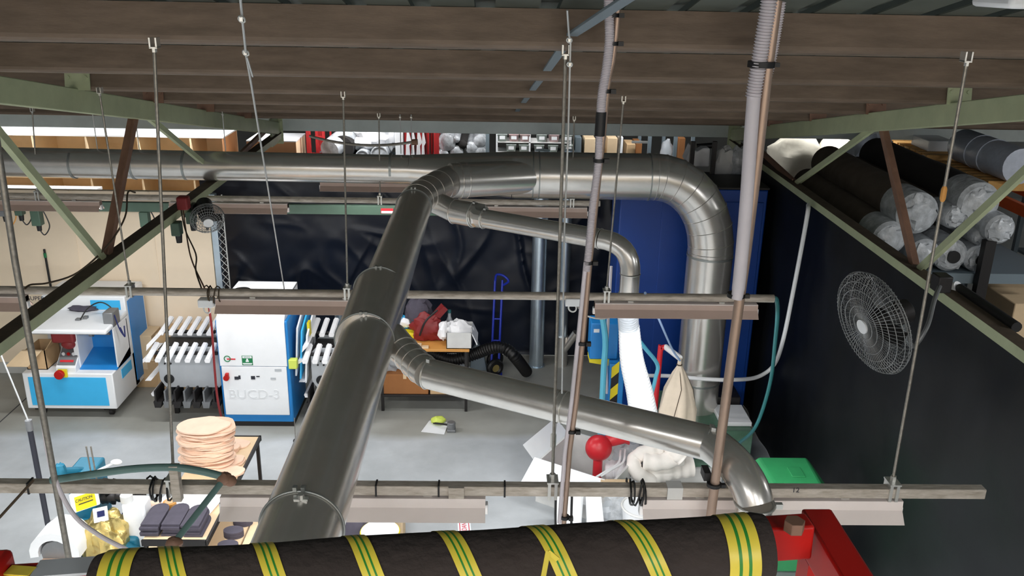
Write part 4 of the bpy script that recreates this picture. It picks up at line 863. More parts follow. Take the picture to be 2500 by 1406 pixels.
xm = aY(1478, 960, YC).x; b = MB(); b.box(xm, xm + .16, YC - .22, YC + .1, 0, zl); b.build('lower_body', 'blue_body', t, bev=.01)
b = MB(); n = 9
for i in range(n):
    z0 = .08 + i * (zl - .12) / n; h = (zl - .12) / n; b.prism([(xm + .02, YC - .224, z0), (xm + .1, YC - .224, z0 + h * .6), (xm + .1, YC - .224, z0 + h * 1.6), (xm + .02, YC - .224, z0 + h)], (0, -.002, 0), i % 2)
b.build('warning_stripes', ['yellow', 'black_plastic'], t, smooth=False)
P = [aY(1468, 755, 8.6), aY(1478, 830, 8.6), aY(1474, 900, 8.6), aY(1470, 985, 8.6)]; P.append(V((P[-1].x, P[-1].y, .0)))
cable('water_pipe', P, .032, 'cyan_pipe', 'light blue pipe standing left of the striped cabinet', 'pipe', None, 6)
cable('thin_hose', [aY(1492, 650, 8.7), aY(1488, 730, 8.7), aY(1484, 800, 8.7), aY(1480, 880, 8.72), aY(1482, 960, 8.72)], .016, 'conduit', 'thin white hose hanging beside the light blue pipe', 'hose')
YH = 8.25; P = [aY(1598, 1010, YH), aY(1612, 858, YH), aY(1615, 850, YH), aY(1625, 847, YH), aY(1660, 874, YH - .25)]; P.insert(0, V((P[0].x, YH, 0)))
t = thing('hook_post', (P[0].x, YH, 0), 'red post with a bent white-topped arm that holds the cream sack', 'post')
b = MB(); b.tube(P[:2] + spline(P[1:5], 5)[1:], .028, 14); b.build('post', 'red_bright', t)
b = MB(); b.tube([P[4], P[5]], .03, 14); b.build('arm', 'white', t)
b = MB(); b.box(P[0].x - .15, P[0].x + .15, YH - .15, YH + .15, 0, .02); b.build('base_plate', 'red_bright', t, smooth=False)
h = P[5]; t = thing('cloth_sack', h, 'cream cloth sack hanging pinched from the red post', 'sack')
b = MB(); vs = []; fs = []; N = 24; prof = [(0, .015), (.08, .02), (.16, .06), (.34, .13), (.55, .17), (.75, .165), (.86, .15)]
for i, (dz, r) in enumerate(prof):
    for j in range(N):
        a = 2 * pi * j / N; rr = r * (1 + .16 * sin(5 * a + i * .6)); vs.append(h + V((rr * cos(a) * 1.05 + dz * .02, rr * sin(a) * .7, -dz)))
for i in range(len(prof) - 1):
    for j in range(N): fs.append((i * N + j, i * N + (j + 1) % N, (i + 1) * N + (j + 1) % N, (i + 1) * N + j))
fs += [tuple(range(N)), tuple(range((len(prof) - 1) * N, len(prof) * N))]
b.add(vs, fs); b.build('cloth', 'sack', t, ang=70)
b = MB(); b.ring(h + V((0, 0, -.07)), (0, 0, 1), .024, .006, 14, 6); b.tube([h + V((0, 0, -.07)), h + V((.02, -.1, -.3)), h + V((-.04, -.13, -.6))], .004, 6); b.build('draw_cord', 'dust', t)

# ================================================================ CLUTTERED WORK TABLE AT THE BACK
x0, x1, y0, y1, H = -1.4, -.27, 9.98, 10.65, .86
t = thing('work_table', ((x0 + x1) / 2, 10.3, 0), 'wooden work table with a lower shelf, cluttered with bags and a box', 'table')
b = MB(); b.box(x0, x1, y0, y1, H - .035, H); b.build('table_top', 'orange_wood', t, bev=.006)
b = MB(); b.box(x0 + .03, x1 - .03, y0 + .02, y1, .2, .23); b.build('lower_shelf', 'dark_steel', t, bev=.004)
for xx in (x0 + .03, x1 - .06):
    for yy in (y0 + .03, y1 - .06): b = MB(); b.box(xx, xx + .035, yy, yy + .035, 0, H - .036); b.build('leg', 'dark_steel', t, smooth=False)
at = lambda px, py, z=H: aZ(px, py, z)
def onshelf(xa, xb, ya, yb, z0, z1, lab, m):
    u = thing('cardboard_box', ((xa + xb) / 2, (ya + yb) / 2, z0), lab, 'box', 'boxes on the table shelf'); b = MB(); b.box(xa, xb, ya, yb, z0, z1); b.build('carton', m, u, bev=.008); b = MB(); b.box((xa + xb) / 2 - .02, (xa + xb) / 2 + .02, ya - .001, yb, z1 - .06, z1 + .001); b.build('packing_tape', 'cardboard_pale', u, smooth=False)
onshelf(-1.36, -.78, 10.02, 10.5, .2305, .5, 'long flat brown cardboard box on the lower shelf of the work table', 'cardboard_brown')
onshelf(-.76, -.36, 10.02, 10.4, .2305, .36, 'small tan cardboard box at the right end of the lower shelf of the work table', 'cardboard')
b = MB(); c = V((-1.15, 10.25, .5005)); b.sheet(c + V((-.18, -.14, 0)), c + V((.2, -.14, 0)), c + V((.2, .16, .02)), c + V((-.18, .16, .02)), 14, 10, .05, 4, .02, 9); b.ball(c + V((0, 0, .07)), .16, .12, .07, 16, 8, .3, 3, 2)
tag(b.build('plastic_bag', 'clear'), 'crumpled clear plastic bag with dark print on the lower table shelf, behind the diagonal duct', 'bag')
xa, xb = at(1090, 850).x, at(1152, 850).x
t = thing('open_carton', ((xa + xb) / 2, 10.15, H), 'pale open box full of white cloth at the right end of the work table', 'box')
b = MB(); ya, yb = 10.0, 10.38; z1 = H + .21
for q in ((xa, xb, ya, ya + .008), (xa, xb, yb - .008, yb), (xa, xa + .008, ya, yb), (xb - .008, xb, ya, yb)): b.box(*q, H, z1)
b.box(xa, xb, ya, yb, H, H + .01); b.build('carton', 'offwhite', t, smooth=False)
b = MB(); b.hexa([(xb, ya, z1 - .02), (xb + .06, ya, z1 - .16), (xb + .06, yb, z1 - .16), (xb, yb, z1 - .02), (xb, ya, z1), (xb + .07, ya, z1 - .15), (xb + .07, yb, z1 - .15), (xb, yb, z1)]); b.build('flap', 'white', t, smooth=False)
b = MB(); c = V(((xa + xb) / 2, 10.19, H + .17)); b.ball(c, .16, .15, .13, 20, 12, .35, 3.1, 4); b.ball(c + V((-.18, -.02, .0)), .09, .1, .12, 16, 10, .4, 3, 8); tag(b.build('white_cloth', 'white_soft'), 'white cloth bulging out of the open box on the work table', 'cloth')
c = at(1045, 835); b = MB(); b.ball(c + V((0, .1, .14)), .21, .13, .19, 20, 14, .5, 2.4, 5, flat=.135); b.bar(c + V((.0, .08, .2)), c + V((.2, .15, .42)), .12, .07); RB_ = tag(b.build('shoulder_bag', 'red_dark'), 'dark red bag slumped in the middle of the work table', 'bag')
b = MB(); b.tube(spline([c + V((-.1, -.03, .1)), c + V((-.02, -.05, .3)), c + V((.12, .02, .42))]), .012, 8); b.build('strap', 'black_plastic', RB_)
c = at(1028, 800); b = MB(); b.ball(V((c.x, 10.45, H + .24)), .17, .12, .25, 18, 12, .5, 2.6, 6, flat=.238); tag(b.build('dark_jacket', 'pad_grey'), 'dark grey jacket heaped behind the dark red bag on the work table', 'cloth')
c = at(1000, 808); b = MB(); b.ball(c + V((0, .06, .1)), .14, .1, .1, 16, 10, .4, 3, 7, flat=.095); tag(b.build('blue_cloth', 'blue_panel'), 'blue cloth at the left of the work table next to the diagonal duct', 'cloth')
c = at(985, 828); b = MB(); b.box(c.x - .07, c.x + .16, c.y, c.y + .16, H, H + .08); tag(b.build('yellow_case', 'yellow', bev=.02), 'yellow case at the left edge of the work table', 'case')
c = at(985, 800, H + .1); b = MB(); b.ball(V((c.x + .03, c.y + .02, H + .16)), .08, .06, .06, 14, 8, .4, 3, 1); tag(b.build('white_rag', 'white_soft'), 'small white rag on the yellow case', 'cloth')
c = at(1098, 815); t = thing('drink_bottle', (c.x, 10.42, H), 'clear bottle with a teal cap behind the dark red bag', 'bottle')
b = MB(); b.tube([(c.x, 10.42, H + z) for z in (0, .2, .26, .31)], [.045, .045, .02, .018], 16); b.build('bottle_body', 'clear', t); b = MB(); b.cyl((c.x, 10.42, H + .31), (c.x, 10.42, H + .345), .022, 12); b.build('cap', 'teal_hose', t)
c = at(1020, 843); b = MB(); b.box(c.x - .12, c.x + .14, 9.99, 10.06, H + .0005, H + .02); b.box(c.x - .16, c.x + .05, 10.0, 10.1, H + .02, H + .035); tag(b.build('wood_offcut', 'plank', bev=.004), 'thin wooden offcuts at the front edge of the work table', 'wood')
# black hose, hand truck, grey cone
P = [aY(1010, 850, 10.75), aY(1050, 860, 10.75), aY(1095, 877, 10.72), aY(1130, 874, 10.7), aY(1165, 862, 10.7), aY(1205, 848, 10.62), aY(1235, 852, 10.58), aY(1258, 872, 10.55), aZ(1286, 908, .09)]
b = MB(); hose(b, P, .075, .035, .006, 16); tag(b.build('flexible_hose', 'black_rubber', ang=80), 'thick black ribbed hose snaking from under the work table to the floor', 'hose')
w = aZ(1208, 917, 0); t = thing('hand_truck', (w.x, w.y, 0), 'blue hand truck standing by the back curtain', 'hand truck')
zt = aY(1214, 676, w.y + .25).z; xl, xr = aY(1208, 800, w.y + .1).x - .12, aY(1208, 800, w.y + .1).x + .02
top = V((w.x + .06, w.y + .35, zt))
for dx in (-.05, .05): b = MB(); b.tube([(w.x + dx, w.y + .05, .12), (w.x + dx + .04, w.y + .36, zt - .08)], .016, 10); b.build('rail', 'blue_bright', t)
b = MB(); b.tube(spline([V((w.x - .01, w.y + .36, zt - .1)), V((w.x + .01, w.y + .34, zt)), V((w.x + .1, w.y + .28, zt + .01)), V((w.x + .17, w.y + .26, zt - .06)), V((w.x + .1, w.y + .34, zt - .15))]), .016, 10); b.build('handle', 'blue_bright', t)
for f in (.3, .55, .8): z = .12 + (zt - .2) * f; y = w.y + .05 + .31 * f; b = MB(); b.tube([(w.x - .05 + .04 * f, y, z), (w.x + .05 + .04 * f, y, z)], .011, 8); b.build('cross_bar', 'blue_bright', t)
for s in (-1, 1):
    b = MB(); b.ring((w.x + s * .0 + (.0 if s < 0 else 0), w.y + (-.02 if s < 0 else .26), .13), (.5, -.85, .0), .085, .045, 28, 10); wh = b.build('tyre', 'black_rubber', t)
    b = MB(); c = V((w.x, w.y + (-.02 if s < 0 else .26), .13)); d = V((.5, -.85, 0)).normalized(); b.tube([c - d * .03, c + d * .03], .062, 20); b.build('wheel_hub', 'gold' if s < 0 else 'dark_steel', t)
b = MB(); b.box(w.x - .2, w.x + .1, w.y - .15, w.y + .1, .0, .012); b.build('toe_plate', 'blue_bright', t, smooth=False)
c = aZ(1168, 905, 0); b = MB(); b.prism([(c.x - .12, c.y, 0), (c.x + .12, c.y, 0), (c.x + .07, c.y, .25), (c.x - .01, c.y, .42), (c.x - .09, c.y, .3)], (0, .1, 0)); tag(b.build('grey_guard', 'rack_grey', bev=.01), 'grey curved guard leaning beside the work table leg', 'guard')
c = aZ(1075, 885, 0); b = MB(); b.ball((c.x - .1, 11.0, .1), .5, .2, .16, 24, 10, .35, 2.4, 11, flat=.1); tag(b.build('plastic_bag', 'clear'), 'clear plastic sheeting heaped on the floor under the work table', 'bag')
# paper, glove and clamp on the floor
c = aZ(1062, 1045, 0); b = MB(); b.hexa([V((c.x - .16, c.y - .1, .002)), V((c.x + .12, c.y - .16, .002)), V((c.x + .16, c.y + .12, .004)), V((c.x - .08, c.y + .18, .004))] + [V((c.x - .16, c.y - .1, .005)), V((c.x + .12, c.y - .16, .005)), V((c.x + .16, c.y + .12, .02)), V((c.x - .08, c.y + .18, .007))]); tag(b.build('paper_sheet', 'white', smooth=False), 'white sheet of paper lying on the concrete floor', 'paper')
c = aZ(1070, 1030, .03); b = MB(); b.ball((c.x, c.y, .055), .09, .07, .045, 14, 8, .3, 3, 3); tag(b.build('work_glove', 'lime'), 'lime and grey glove on the white sheet of paper on the floor', 'glove')
c = aZ(1102, 1052, 0); t = thing('floor_clamp', (c.x, c.y, 0), 'grey metal clamp lying on the floor beside the white paper', 'tool')
b = MB(); b.box(c.x - .05, c.x + .05, c.y - .05, c.y + .06, 0, .04); b.cyl((c.x, c.y, .04), (c.x, c.y, .12), .05, 14); b.build('body', 'grey_steel', t, bev=.006); b = MB(); b.tube(spline([V((c.x - .03, c.y, .08)), V((c.x - .14, c.y + .05, .07)), V((c.x - .22, c.y + .12, .04))]), .012, 8); b.build('lever', 'dark_steel', t)
c = aZ(722, 1082, .0); t = thing('floor_hook', (c.x, c.y, 0), 'small dark weight on a short wire left of the diagonal duct', 'hook'); b = MB(); b.ball((c.x, c.y, .03), .03, .03, .03, 10, 8); b.build('weight', 'dark_steel', t); b = MB(); b.tube([(c.x, c.y, .05), (c.x, c.y + .02, .32)], .005, 6); b.build('stem', 'rod', t)

# ================================================================ PILE OF FILTER SLEEVES, SHEETS AND THE RED FAN ON THE RIGHT
# grey open box with the red blower, white panels
c = aZ(1452, 1135, .3); t = thing('open_crate', (c.x, c.y, 0), 'grey open crate holding the red blower below the lower branch duct', 'crate')
a0 = radians(-32); U = V((cos(a0), sin(a0), 0)); W = V((-sin(a0), cos(a0), 0)); o = aZ(1440, 1120, .45); o.z = 0
b = MB()
b.obox(o + V((0, 0, .02)), U * .42, W * .38, V((0, 0, .02)))
for s in (-1, 1): b.obox(o + W * s * .37 + V((0, 0, .24)), U * .42, W * .012, V((0, 0, .24))); b.obox(o + U * s * .41 + V((0, 0, .24)), U * .012, W * .36, V((0, 0, .24)))
b.build('crate_body', 'offwhite', t, smooth=False)
b = MB(); b.obox(o - W * .5 + V((0, 0, .42)) - U * .06, U * .40, W * .14 + V((0, 0, .08)), V((0, -.002, .004))); b.build('front_flap', 'white', t, smooth=False)
b = MB(); b.obox(o - U * .5 + V((0, 0, .5)), W * .36, U * .1 + V((0, 0, .1)) * -1, V((0, -.002, .005))); b.build('left_flap', 'white', t, smooth=False)
rc = aZ(1462, 1085, .6); t = thing('red_blower', (o.x, o.y, .04), 'round glossy red blower housing in the grey crate', 'blower')
b = MB(); b.ball((rc.x, rc.y, .56), .14, .13, .14, 24, 16); b.cyl((rc.x, rc.y, .05), (rc.x, rc.y, .5), .05, 16); b.build('housing', 'red_bright', t)
b = MB(); b.tube([(rc.x + .08, rc.y + .05, .6), (rc.x + .24, rc.y + .1, .66), (rc.x + .27, rc.y + .11, .67)], [.06, .1, .13], 18); b.build('outlet_flange', 'red_bright', t)
b = MB(); P = [aZ(1515, 1100, .5), aZ(1510, 1130, .48), aZ(1480, 1150, .48), aZ(1455, 1165, .45)]; b.tube(spline(P), .012, 8); b.tube(spline([p + V((.05, .02, 0)) for p in P]), .012, 8); tag(b.build('loose_hose', 'white'), 'two thin white hoses bent beside the grey crate', 'hose')
def sleeve(pts, r, lab, m='cream_cloth', open_end=True, name='filter_sleeve'):
    P = spline(pts, 8); b = MB(); n = 22; vs = []
    b.tube(P, [r * (1 + .06 * sin(i * 1.3)) for i in range(len(P))], n, not open_end)
    if open_end: b.tube(P, [r * .94] * len(P), n, False)
    o = b.build(name, m, ang=80); tag(o, lab, 'filter sleeve', 'cream cloth filter sleeves'); return o
sleeve([aZ(1560, 1165, .3), aZ(1605, 1152, .32), aZ(1650, 1142, .32), aZ(1690, 1138, .33)], .115, 'fat cream filter sleeve lying with its open end to the right')
sleeve([aZ(1590, 1175, .28), aZ(1553, 1150, .42), aZ(1550, 1120, .5), aZ(1585, 1100, .58), aZ(1615, 1098, .58)], .075, 'cream filter sleeve curled in a loop at the left of the pile', open_end=False)
sleeve([aZ(1570, 1125, .5), aZ(1610, 1128, .5), aZ(1660, 1115, .52)], .09, 'cream filter sleeve lying behind the fat open one', open_end=False)
sleeve([aZ(1625, 1085, .62), aZ(1650, 1105, .6), aZ(1668, 1120, .55)], .08, 'short cream filter sleeve under the hanging sack', open_end=False)
b = MB(); c = aZ(1630, 1150, 0); b.box(c.x - .4, c.x + .55, c.y - .25, c.y + .2, 0.0, .18); tag(b.build('pallet_box', 'offwhite', bev=.02), 'low pale box on which the cream filter sleeves lie', 'box')
b = MB(); c = aZ(1510, 1152, .2); P = [aZ(1480, 1150, .25), aZ(1510, 1150, .27), aZ(1535, 1165, .25), aZ(1560, 1180, .22)]; hose(b, P, .11, .05, .005, 20); tag(b.build('flexible_hose', 'white_soft', ang=80), 'white ribbed hose end beside the grey crate', 'hose')
b = MB(); c = aZ(1540, 1100, .4); b.ball((c.x, c.y, .27), .2, .18, .27, 20, 12, .3, 2.4, 4, flat=.26); tag(b.build('plastic_bag', 'clear'), 'standing clear plastic bag behind the white ribbed hose', 'bag')
c = aZ(1720, 1145, .0); b = MB(); b.box(c.x - .3, c.x + .3, c.y - .1, c.y + .2, 0, .34); tag(b.build('plastic_crate', 'offwhite', bev=.02), 'pale grey crate behind the foot of the stout steel pole', 'crate')
c = aZ(1715, 1118, .35); b = MB(); b.box(c.x - .18, c.x + .16, c.y, c.y + .2, .3405, .42); tag(b.build('blue_case', 'blue_deep', bev=.01), 'blue case on the pale grey crate behind the stout steel pole', 'case')
# things seen under the nearest bar
c = aZ(1410, 1250, .3); t = thing('white_trolley', (c.x, c.y, 0), 'white folded panel standing behind the slim bronze pole below the nearest bar', 'panel')
b = MB(); b.hexa([(c.x - .2, c.y - .1, 0), (c.x + .02, c.y - .15, 0), (c.x + .05, c.y + .05, 0), (c.x - .18, c.y + .1, 0), (c.x - .22, c.y, .5), (c.x + .02, c.y - .02, .62), (c.x + .05, c.y + .0, .62), (c.x - .2, c.y + .03, .5)]); b.build('panel_sheet', 'white', t, smooth=False)
b = MB(); b.hexa([(c.x + .1, c.y - .15, 0), (c.x + .28, c.y - .15, 0), (c.x + .28, c.y + .0, 0), (c.x + .1, c.y, 0), (c.x + .06, c.y, .62), (c.x + .2, c.y, .62), (c.x + .2, c.y + .03, .62), (c.x + .06, c.y + .03, .62)]); b.build('panel_leaf', 'white', t, smooth=False)
c = aZ(1470, 1240, .2); b = MB(); b.ball((c.x, c.y, .2), .16, .16, .2, 18, 12, .3, 2.6, 3, flat=.19); tag(b.build('plastic_bag', 'clear'), 'small clear bag standing left of the white cup-shaped bag', 'bag')
c = aZ(1515, 1225, .3); b = MB(); b.box(c.x - .2, c.x + .1, c.y, c.y + .1, 0, .5); tag(b.build('pink_carton', 'cardboard_pale', bev=.01), 'pale pink carton behind the clear bags below the nearest bar', 'box')
c = aZ(1515, 1255, .15); b = MB(); b.ball((c.x, c.y, .22), .18, .15, .22, 20, 12, .3, 2.9, 12, flat=.21); tag(b.build('plastic_bag', 'wrap'), 'shiny grey plastic bag right above the wrapped rail', 'bag')
c = aZ(1565, 1262, .3); t = thing('white_bucket', (c.x, c.y, 0), 'white round bucket hanging open below the cable loops', 'bucket')
b = MB(); b.tube([(c.x, c.y, z) for z in (0, .02, .42)], [.12, .15, .19], 24); b.build('bucket_body', 'white', t); b = MB(); b.ring((c.x, c.y, .42), (0, 0, 1), .19, .012, 28, 8); b.build('rim', 'offwhite', t)
for px, lab in ((1355, 'black drop cable left of the slim bronze pole below the nearest bar'), (1394, 'black drop cable right of the slim bronze pole below the nearest bar')):
    x = aZ(px, 1210, 2.9).x; b = MB(); P = [V((x, 3.56, 2.955)), V((x + .01, 3.58, 2.7)), V((x + .05, 3.6, 2.2))]; b.tube(spline(P), .006, 7); tag(b.build('drop_cable', 'black_rubber'), lab, 'cable', 'black drop cables')
# floor sign, round lid
c = aZ(1133, 1278, 0); ux = V((1, 0, 0)); uy = V((-.08, 1, 0)); t = thing('floor_notice', (c.x, c.y, 0), 'white notice with a red frame and red letters lying on the floor', 'sign')
b = MB(); b.obox(c + V((0, 0, .002)), ux * .065, uy * .2, V((0, 0, .002))); b.build('board', 'white', t, smooth=False)
b = MB()
for s in (-1, 1): b.obox(c + V((0, 0, .0045)) + ux * s * .045, ux * .004, uy * .16, V((0, 0, .0006))); b.obox(c + V((0, 0, .0045)) + uy * s * .16, ux * .045, uy * .005, V((0, 0, .0006)))
add_text(b, 'DANGER', .07, c + V((.0, 0, .005)), uy, -ux, .0006, 0, .9); b.build('red_print', 'print_red', t, smooth=False)
c = aZ(928, 1300, .45); t = thing('round_table', (c.x, c.y, 0), 'round white board with a yellow rim behind the wrapped rail', 'table'); b = MB(); b.tube([(c.x, c.y, .45), (c.x, c.y, .47)], .17, 40); b.build('board', 'white', t); b = MB(); b.ring((c.x, c.y, .46), (0, 0, 1), .172, .008, 40, 6); b.build('yellow_rim', 'yellow', t); b = MB(); b.cyl((c.x, c.y, 0), (c.x, c.y, .45), .12, 20); b.build('drum', 'offwhite', t)
c = aZ(885, 1290, 0.3); b = MB(); b.ball((c.x - .06, c.y, .3), .2, .2, .3, 18, 12, .2, 2.4, 4, flat=.29); tag(b.build('dark_sack', 'pad_grey'), 'dark grey sack right of the foot of the diagonal duct', 'sack')
c = aZ(905, 1268, .3); b = MB(); b.box(c.x - .05, c.x + .3, c.y, c.y + .25, 0, .3); tag(b.build('cardboard_box', 'cardboard_pale', bev=.01), 'pale cardboard box right behind the round white board', 'box')
c = aZ(640, 1300, .6); b = MB(); b.ball((c.x + .16, c.y + .1, .3), .17, .2, .34, 18, 12, .3, 2.2, 9, flat=.29); tag(b.build('dark_sack', 'navy'), 'dark blue-grey sack left of the foot of the diagonal duct', 'sack')

# ================================================================ LEATHER TABLE
HT_ = .8
def tb(px, py, z=HT_): return aZ(px, py, z)
A1, A2, A3 = tb(624, 1066), tb(500, 1318), tb(338, 1322)
x1_, x0_ = A1.x, A1.x - 1.15
t = thing('leather_table', ((x0_ + x1_) / 2, (A1.y + A2.y) / 2, 0), 'long black-framed table carrying the stacked leather pieces', 'table')
xr = (A1.x + A2.x) / 2; x1_ = xr + .02; x0_ = tb(345, 1322).x; ya, yb = A2.y, A1.y
b = MB(); b.box(x0_, x1_, ya, yb, HT_ - .03, HT_); b.build('table_top', 'plank', t, bev=.004)
b = MB(); b.box(x0_ - .005, x1_ + .005, ya - .02, ya, HT_ - .05, HT_ + .004); b.box(x1_, x1_ + .02, ya - .02, yb + .02, HT_ - .04, HT_ + .004); b.box(x0_, x1_ + .02, yb, yb + .02, HT_ - .05, HT_ + .004); b.build('edge_frame', 'dark_steel', t, smooth=False)
for x in (x0_, x1_ - .03):
    for y in (ya, yb - .03): b = MB(); b.box(x, x + .03, y, y + .03, 0, HT_ - .031); b.build('leg', 'dark_steel', t, smooth=False)
b = MB(); b.box(x0_ + .03, x1_ - .03, ya + .03, yb - .03, .28, .3); b.build('lower_shelf', 'plank', t, smooth=False)
b = MB(); b.box(x0_ + .05, x1_ - .1, ya - .024, ya + .3, HT_ - .15, HT_ - .05); b.build('drawer', 'plank', t, bev=.004)
b = MB(); b.box(x1_ - .02, x1_ + .01, ya, yb, .16, .19); b.build('foot_rail', 'dark_steel', t, smooth=False)
def hide(c, rx, ry, th, seed, m):
    b = MB(); N = 28; P = []
    for j in range(N):
        a = 2 * pi * j / N; k = 1 + .24 * noise.noise(V((cos(a) * 1.3, sin(a) * 1.3, seed * 3.1))) + .07 * cos(2 * a) ; P.append((rx * k * cos(a), ry * k * sin(a)))
    vs = []; 
    for z in (0, th):
        vs += [c + V((x, y, z + .010 * noise.noise(V((x * 5, y * 5, seed))))) for x, y in P]
    vs += [c + V((0, 0, 0)), c + V((0, 0, th))]; fs = [(i, (i + 1) % N, N + (i + 1) % N, N + i) for i in range(N)] + [((i + 1) % N, i, 2 * N) for i in range(N)] + [(N + i, N + (i + 1) % N, 2 * N + 1) for i in range(N)]
    b.add(vs, fs); return b.build('leather_piece', m)
c0 = tb(503, 1148); n = 26
for i in range(n):
    o = hide(V((c0.x + random.uniform(-.022, .022) - .0, c0.y + .1 + random.uniform(-.022, .022), HT_ + .003 + i * .0162)), .225 + random.uniform(-.012, .012), .17, .0135, i, 'leather' if i % 4 else 'leather_dark')
    tag(o, 'top leather piece of the tall pale stack on the black-framed table' if i == n - 1 else 'pale leather piece within the tall stack on the black-framed table', 'leather piece', 'pale leather pieces in the tall stack')
SP = [(565, 1098, 3), (578, 1128, 2), (575, 1155, 2), (592, 1085, 1)]
for k, (px, py, m_) in enumerate(SP):
    c = tb(px, py)
    for i in range(m_):
        o = hide(V((c.x - .04, c.y, HT_ + .003 + i * .015)), .11, .1, .012, 40 + k * 5 + i, 'leather' if i == m_ - 1 else 'leather_dark'); tag(o, 'small leather offcut lying loose right of the tall pale stack', 'leather piece', 'loose leather offcuts beside the tall stack')
g = 0
for k in range(3):
    for j in range(1):
        c = tb(388 + k * 50, 1292)
        for i in range(5):
            b = MB(); P = [(-.08, -.13), (.08, -.13)] + [(.08 * cos(a), .1 + .08 * sin(a)) for a in [pi * q / 8 for q in range(9)]]
            z = HT_ + .003 + i * .021; dx_, dy_ = random.uniform(-.012, .012), random.uniform(-.02, .02); b.prism([(c.x + x * .94 - .03 + dx_, c.y + y + .03 + dy_, z) for x, y in P], (0, 0, .0185)); o = b.build('grey_pad', 'pad_grey', smooth=False)
            tag(o, ('top' if i == 4 else 'lower') + ' dark grey pad of the %s pile on the leather table' % (('left', 'middle', 'right')[k],), 'pad', 'piled dark grey pads on the leather table')
c = tb(452, 1240); b = MB(); b.hexa([V((c.x - .3, c.y - .12, HT_ + .003)), V((c.x + .24, c.y - .12, HT_ + .003)), V((c.x + .3, c.y + .2, HT_ + .003)), V((c.x - .2, c.y + .2, HT_ + .003))] + [V((c.x - .3, c.y - .12, HT_ + .03)), V((c.x + .24, c.y - .12, HT_ + .02)), V((c.x + .3, c.y + .2, HT_ + .02)), V((c.x - .2, c.y + .2, HT_ + .04))]); tag(b.build('pattern_sheets', 'white_soft', bev=.006), 'white pattern sheets spread behind the dark grey pads', 'paper')
c = tb(415, 1236, HT_ + .04); t = thing('tape_roll', (c.x, c.y, HT_ + .035), 'yellow roll of tape on the white pattern sheets', 'tape'); b = MB(); b.tube([(c.x, c.y, HT_ + .035), (c.x, c.y, HT_ + .085)], .055, 24); b.build('roll', 'orange_wood', t); b = MB(); b.tube([(c.x, c.y, HT_ + .086), (c.x, c.y, HT_ + .09)], .04, 20); b.build('core', 'cardboard', t)
c = tb(375, 1240); b = MB(); b.tube([c + V((-.12, 0, .03)), c + V((.06, .02, .03))], .03, 12); tag(b.build('cloth_roll', 'leather'), 'small pinkish cloth roll at the left of the white pattern sheets', 'roll')
# plank bench between the leather table and the diagonal duct
p = aZ(555, 1330, .62); q = aZ(620, 1255, .62); t = thing('plank_bench', (p.x + .25, p.y + .2, 0), 'low bench of pale planks right of the leather table', 'bench')
x0b = x1_ + .06
for i in range(3): b = MB(); b.box(x0b + i * .17, x0b + i * .17 + .155, ya - .2, ya + .62, .6, .63); b.build('plank', 'plank', t, bev=.003)
for x in (x0b + .02, x0b + .45):
    for y in (ya - .15, ya + .55): b = MB(); b.box(x, x + .04, y, y + .04, 0, .6); b.build('leg', 'dark_steel', t, smooth=False)
for k, (dx, dy, lab) in enumerate(((.08, .1, 'front'), (.07, .3, 'middle'), (.1, .48, 'back'))):
    for i in range(3):
        b = MB(); P = [(.085 * cos(a), .06 * sin(a)) for a in [2 * pi * q / 18 for q in range(18)]]; b.prism([(x0b + dx + x, ya + dy + y, .631 + i * .021) for x, y in P], (0, 0, .019)); tag(b.build('grey_pad', 'pad_grey', smooth=False), '%s grey pad of the %s little pile on the plank bench' % (('bottom', 'middle', 'top')[i], lab), 'pad', 'grey pads on the plank bench')

# ================================================================ CYAN MACHINE AT THE LOWER LEFT
c = aZ(140, 1345, .55)
t = thing('grinding_machine', (c.x, c.y + .1, 0), 'cyan grinding machine with a white wheel guard at the lower left', 'machine')
g = aZ(140, 1335, .75); b = MB(); gx, gy, gz = g.x, g.y, .72
prof = [(cos(a) * .2, sin(a) * .2) for a in [radians(-10 + 20 * i) for i in range(11)]]; inn = [(cos(a) * .13, sin(a) * .13) for a in [radians(-10 + 20 * i) for i in range(10, -1, -1)]]
for (ya_, yb_) in ((gy - .06, gy + .2),): b.prism([(gx + x, ya_, gz + z) for x, z in prof + inn], (0, yb_ - ya_, 0))
b.prism([(gx + x * .99, gy + .19, gz + z * .99) for x, z in prof], (0, .02, 0)); b.build('wheel_guard', 'white', t, ang=50)
b = MB(); b.cyl((gx, gy - .03, gz - .02), (gx, gy + .17, gz - .02), .12, 24); b.build('grinding_wheel', 'grey_steel', t)
b = MB(); b.box(gx - .12, gx + .12, gy - .09, gy + .02, gz - .13, gz - .06); b.build('tool_rest', 'leather_dark', t, bev=.008)
c = aZ(215, 1330, .6); m = aZ(170, 1260, .85)
b = MB(); b.box(gx - .05, gx + .55, gy + .22, gy + .55, .1, .68); b.box(gx - .15, gx + .35, gy + .15, gy + .5, 0, .5); b.build('machine_body', 'cyan', t, bev=.03)
b = MB(); b.box(m.x - .1, m.x + .12, gy + .5, gy + .8, .2, 1.12); b.build('column', 'cyan', t, bev=.02)
b = MB(); b.tube([(gx + .25, gy + .3, .66), (gx + .62, gy + .12, .48)], .09, 18); b.build('motor', 'cyan', t)
s = aZ(204, 1222, 1.12); b = MB(); b.obox(s + V((0, .02, 0)), V((.115, 0, .045)), V((0, .008, 0)), V((-.012, .02, .075))); pl = b.build('notice_backing', 'white', t, smooth=False)
b = MB(); b.obox(s + V((0.01, .008, -.01)), V((.085, 0, .033)), V((0, .003, 0)), V((-.01, .018, .055))); sp = b.build('caution_plate', 'yellow', pl, smooth=False)
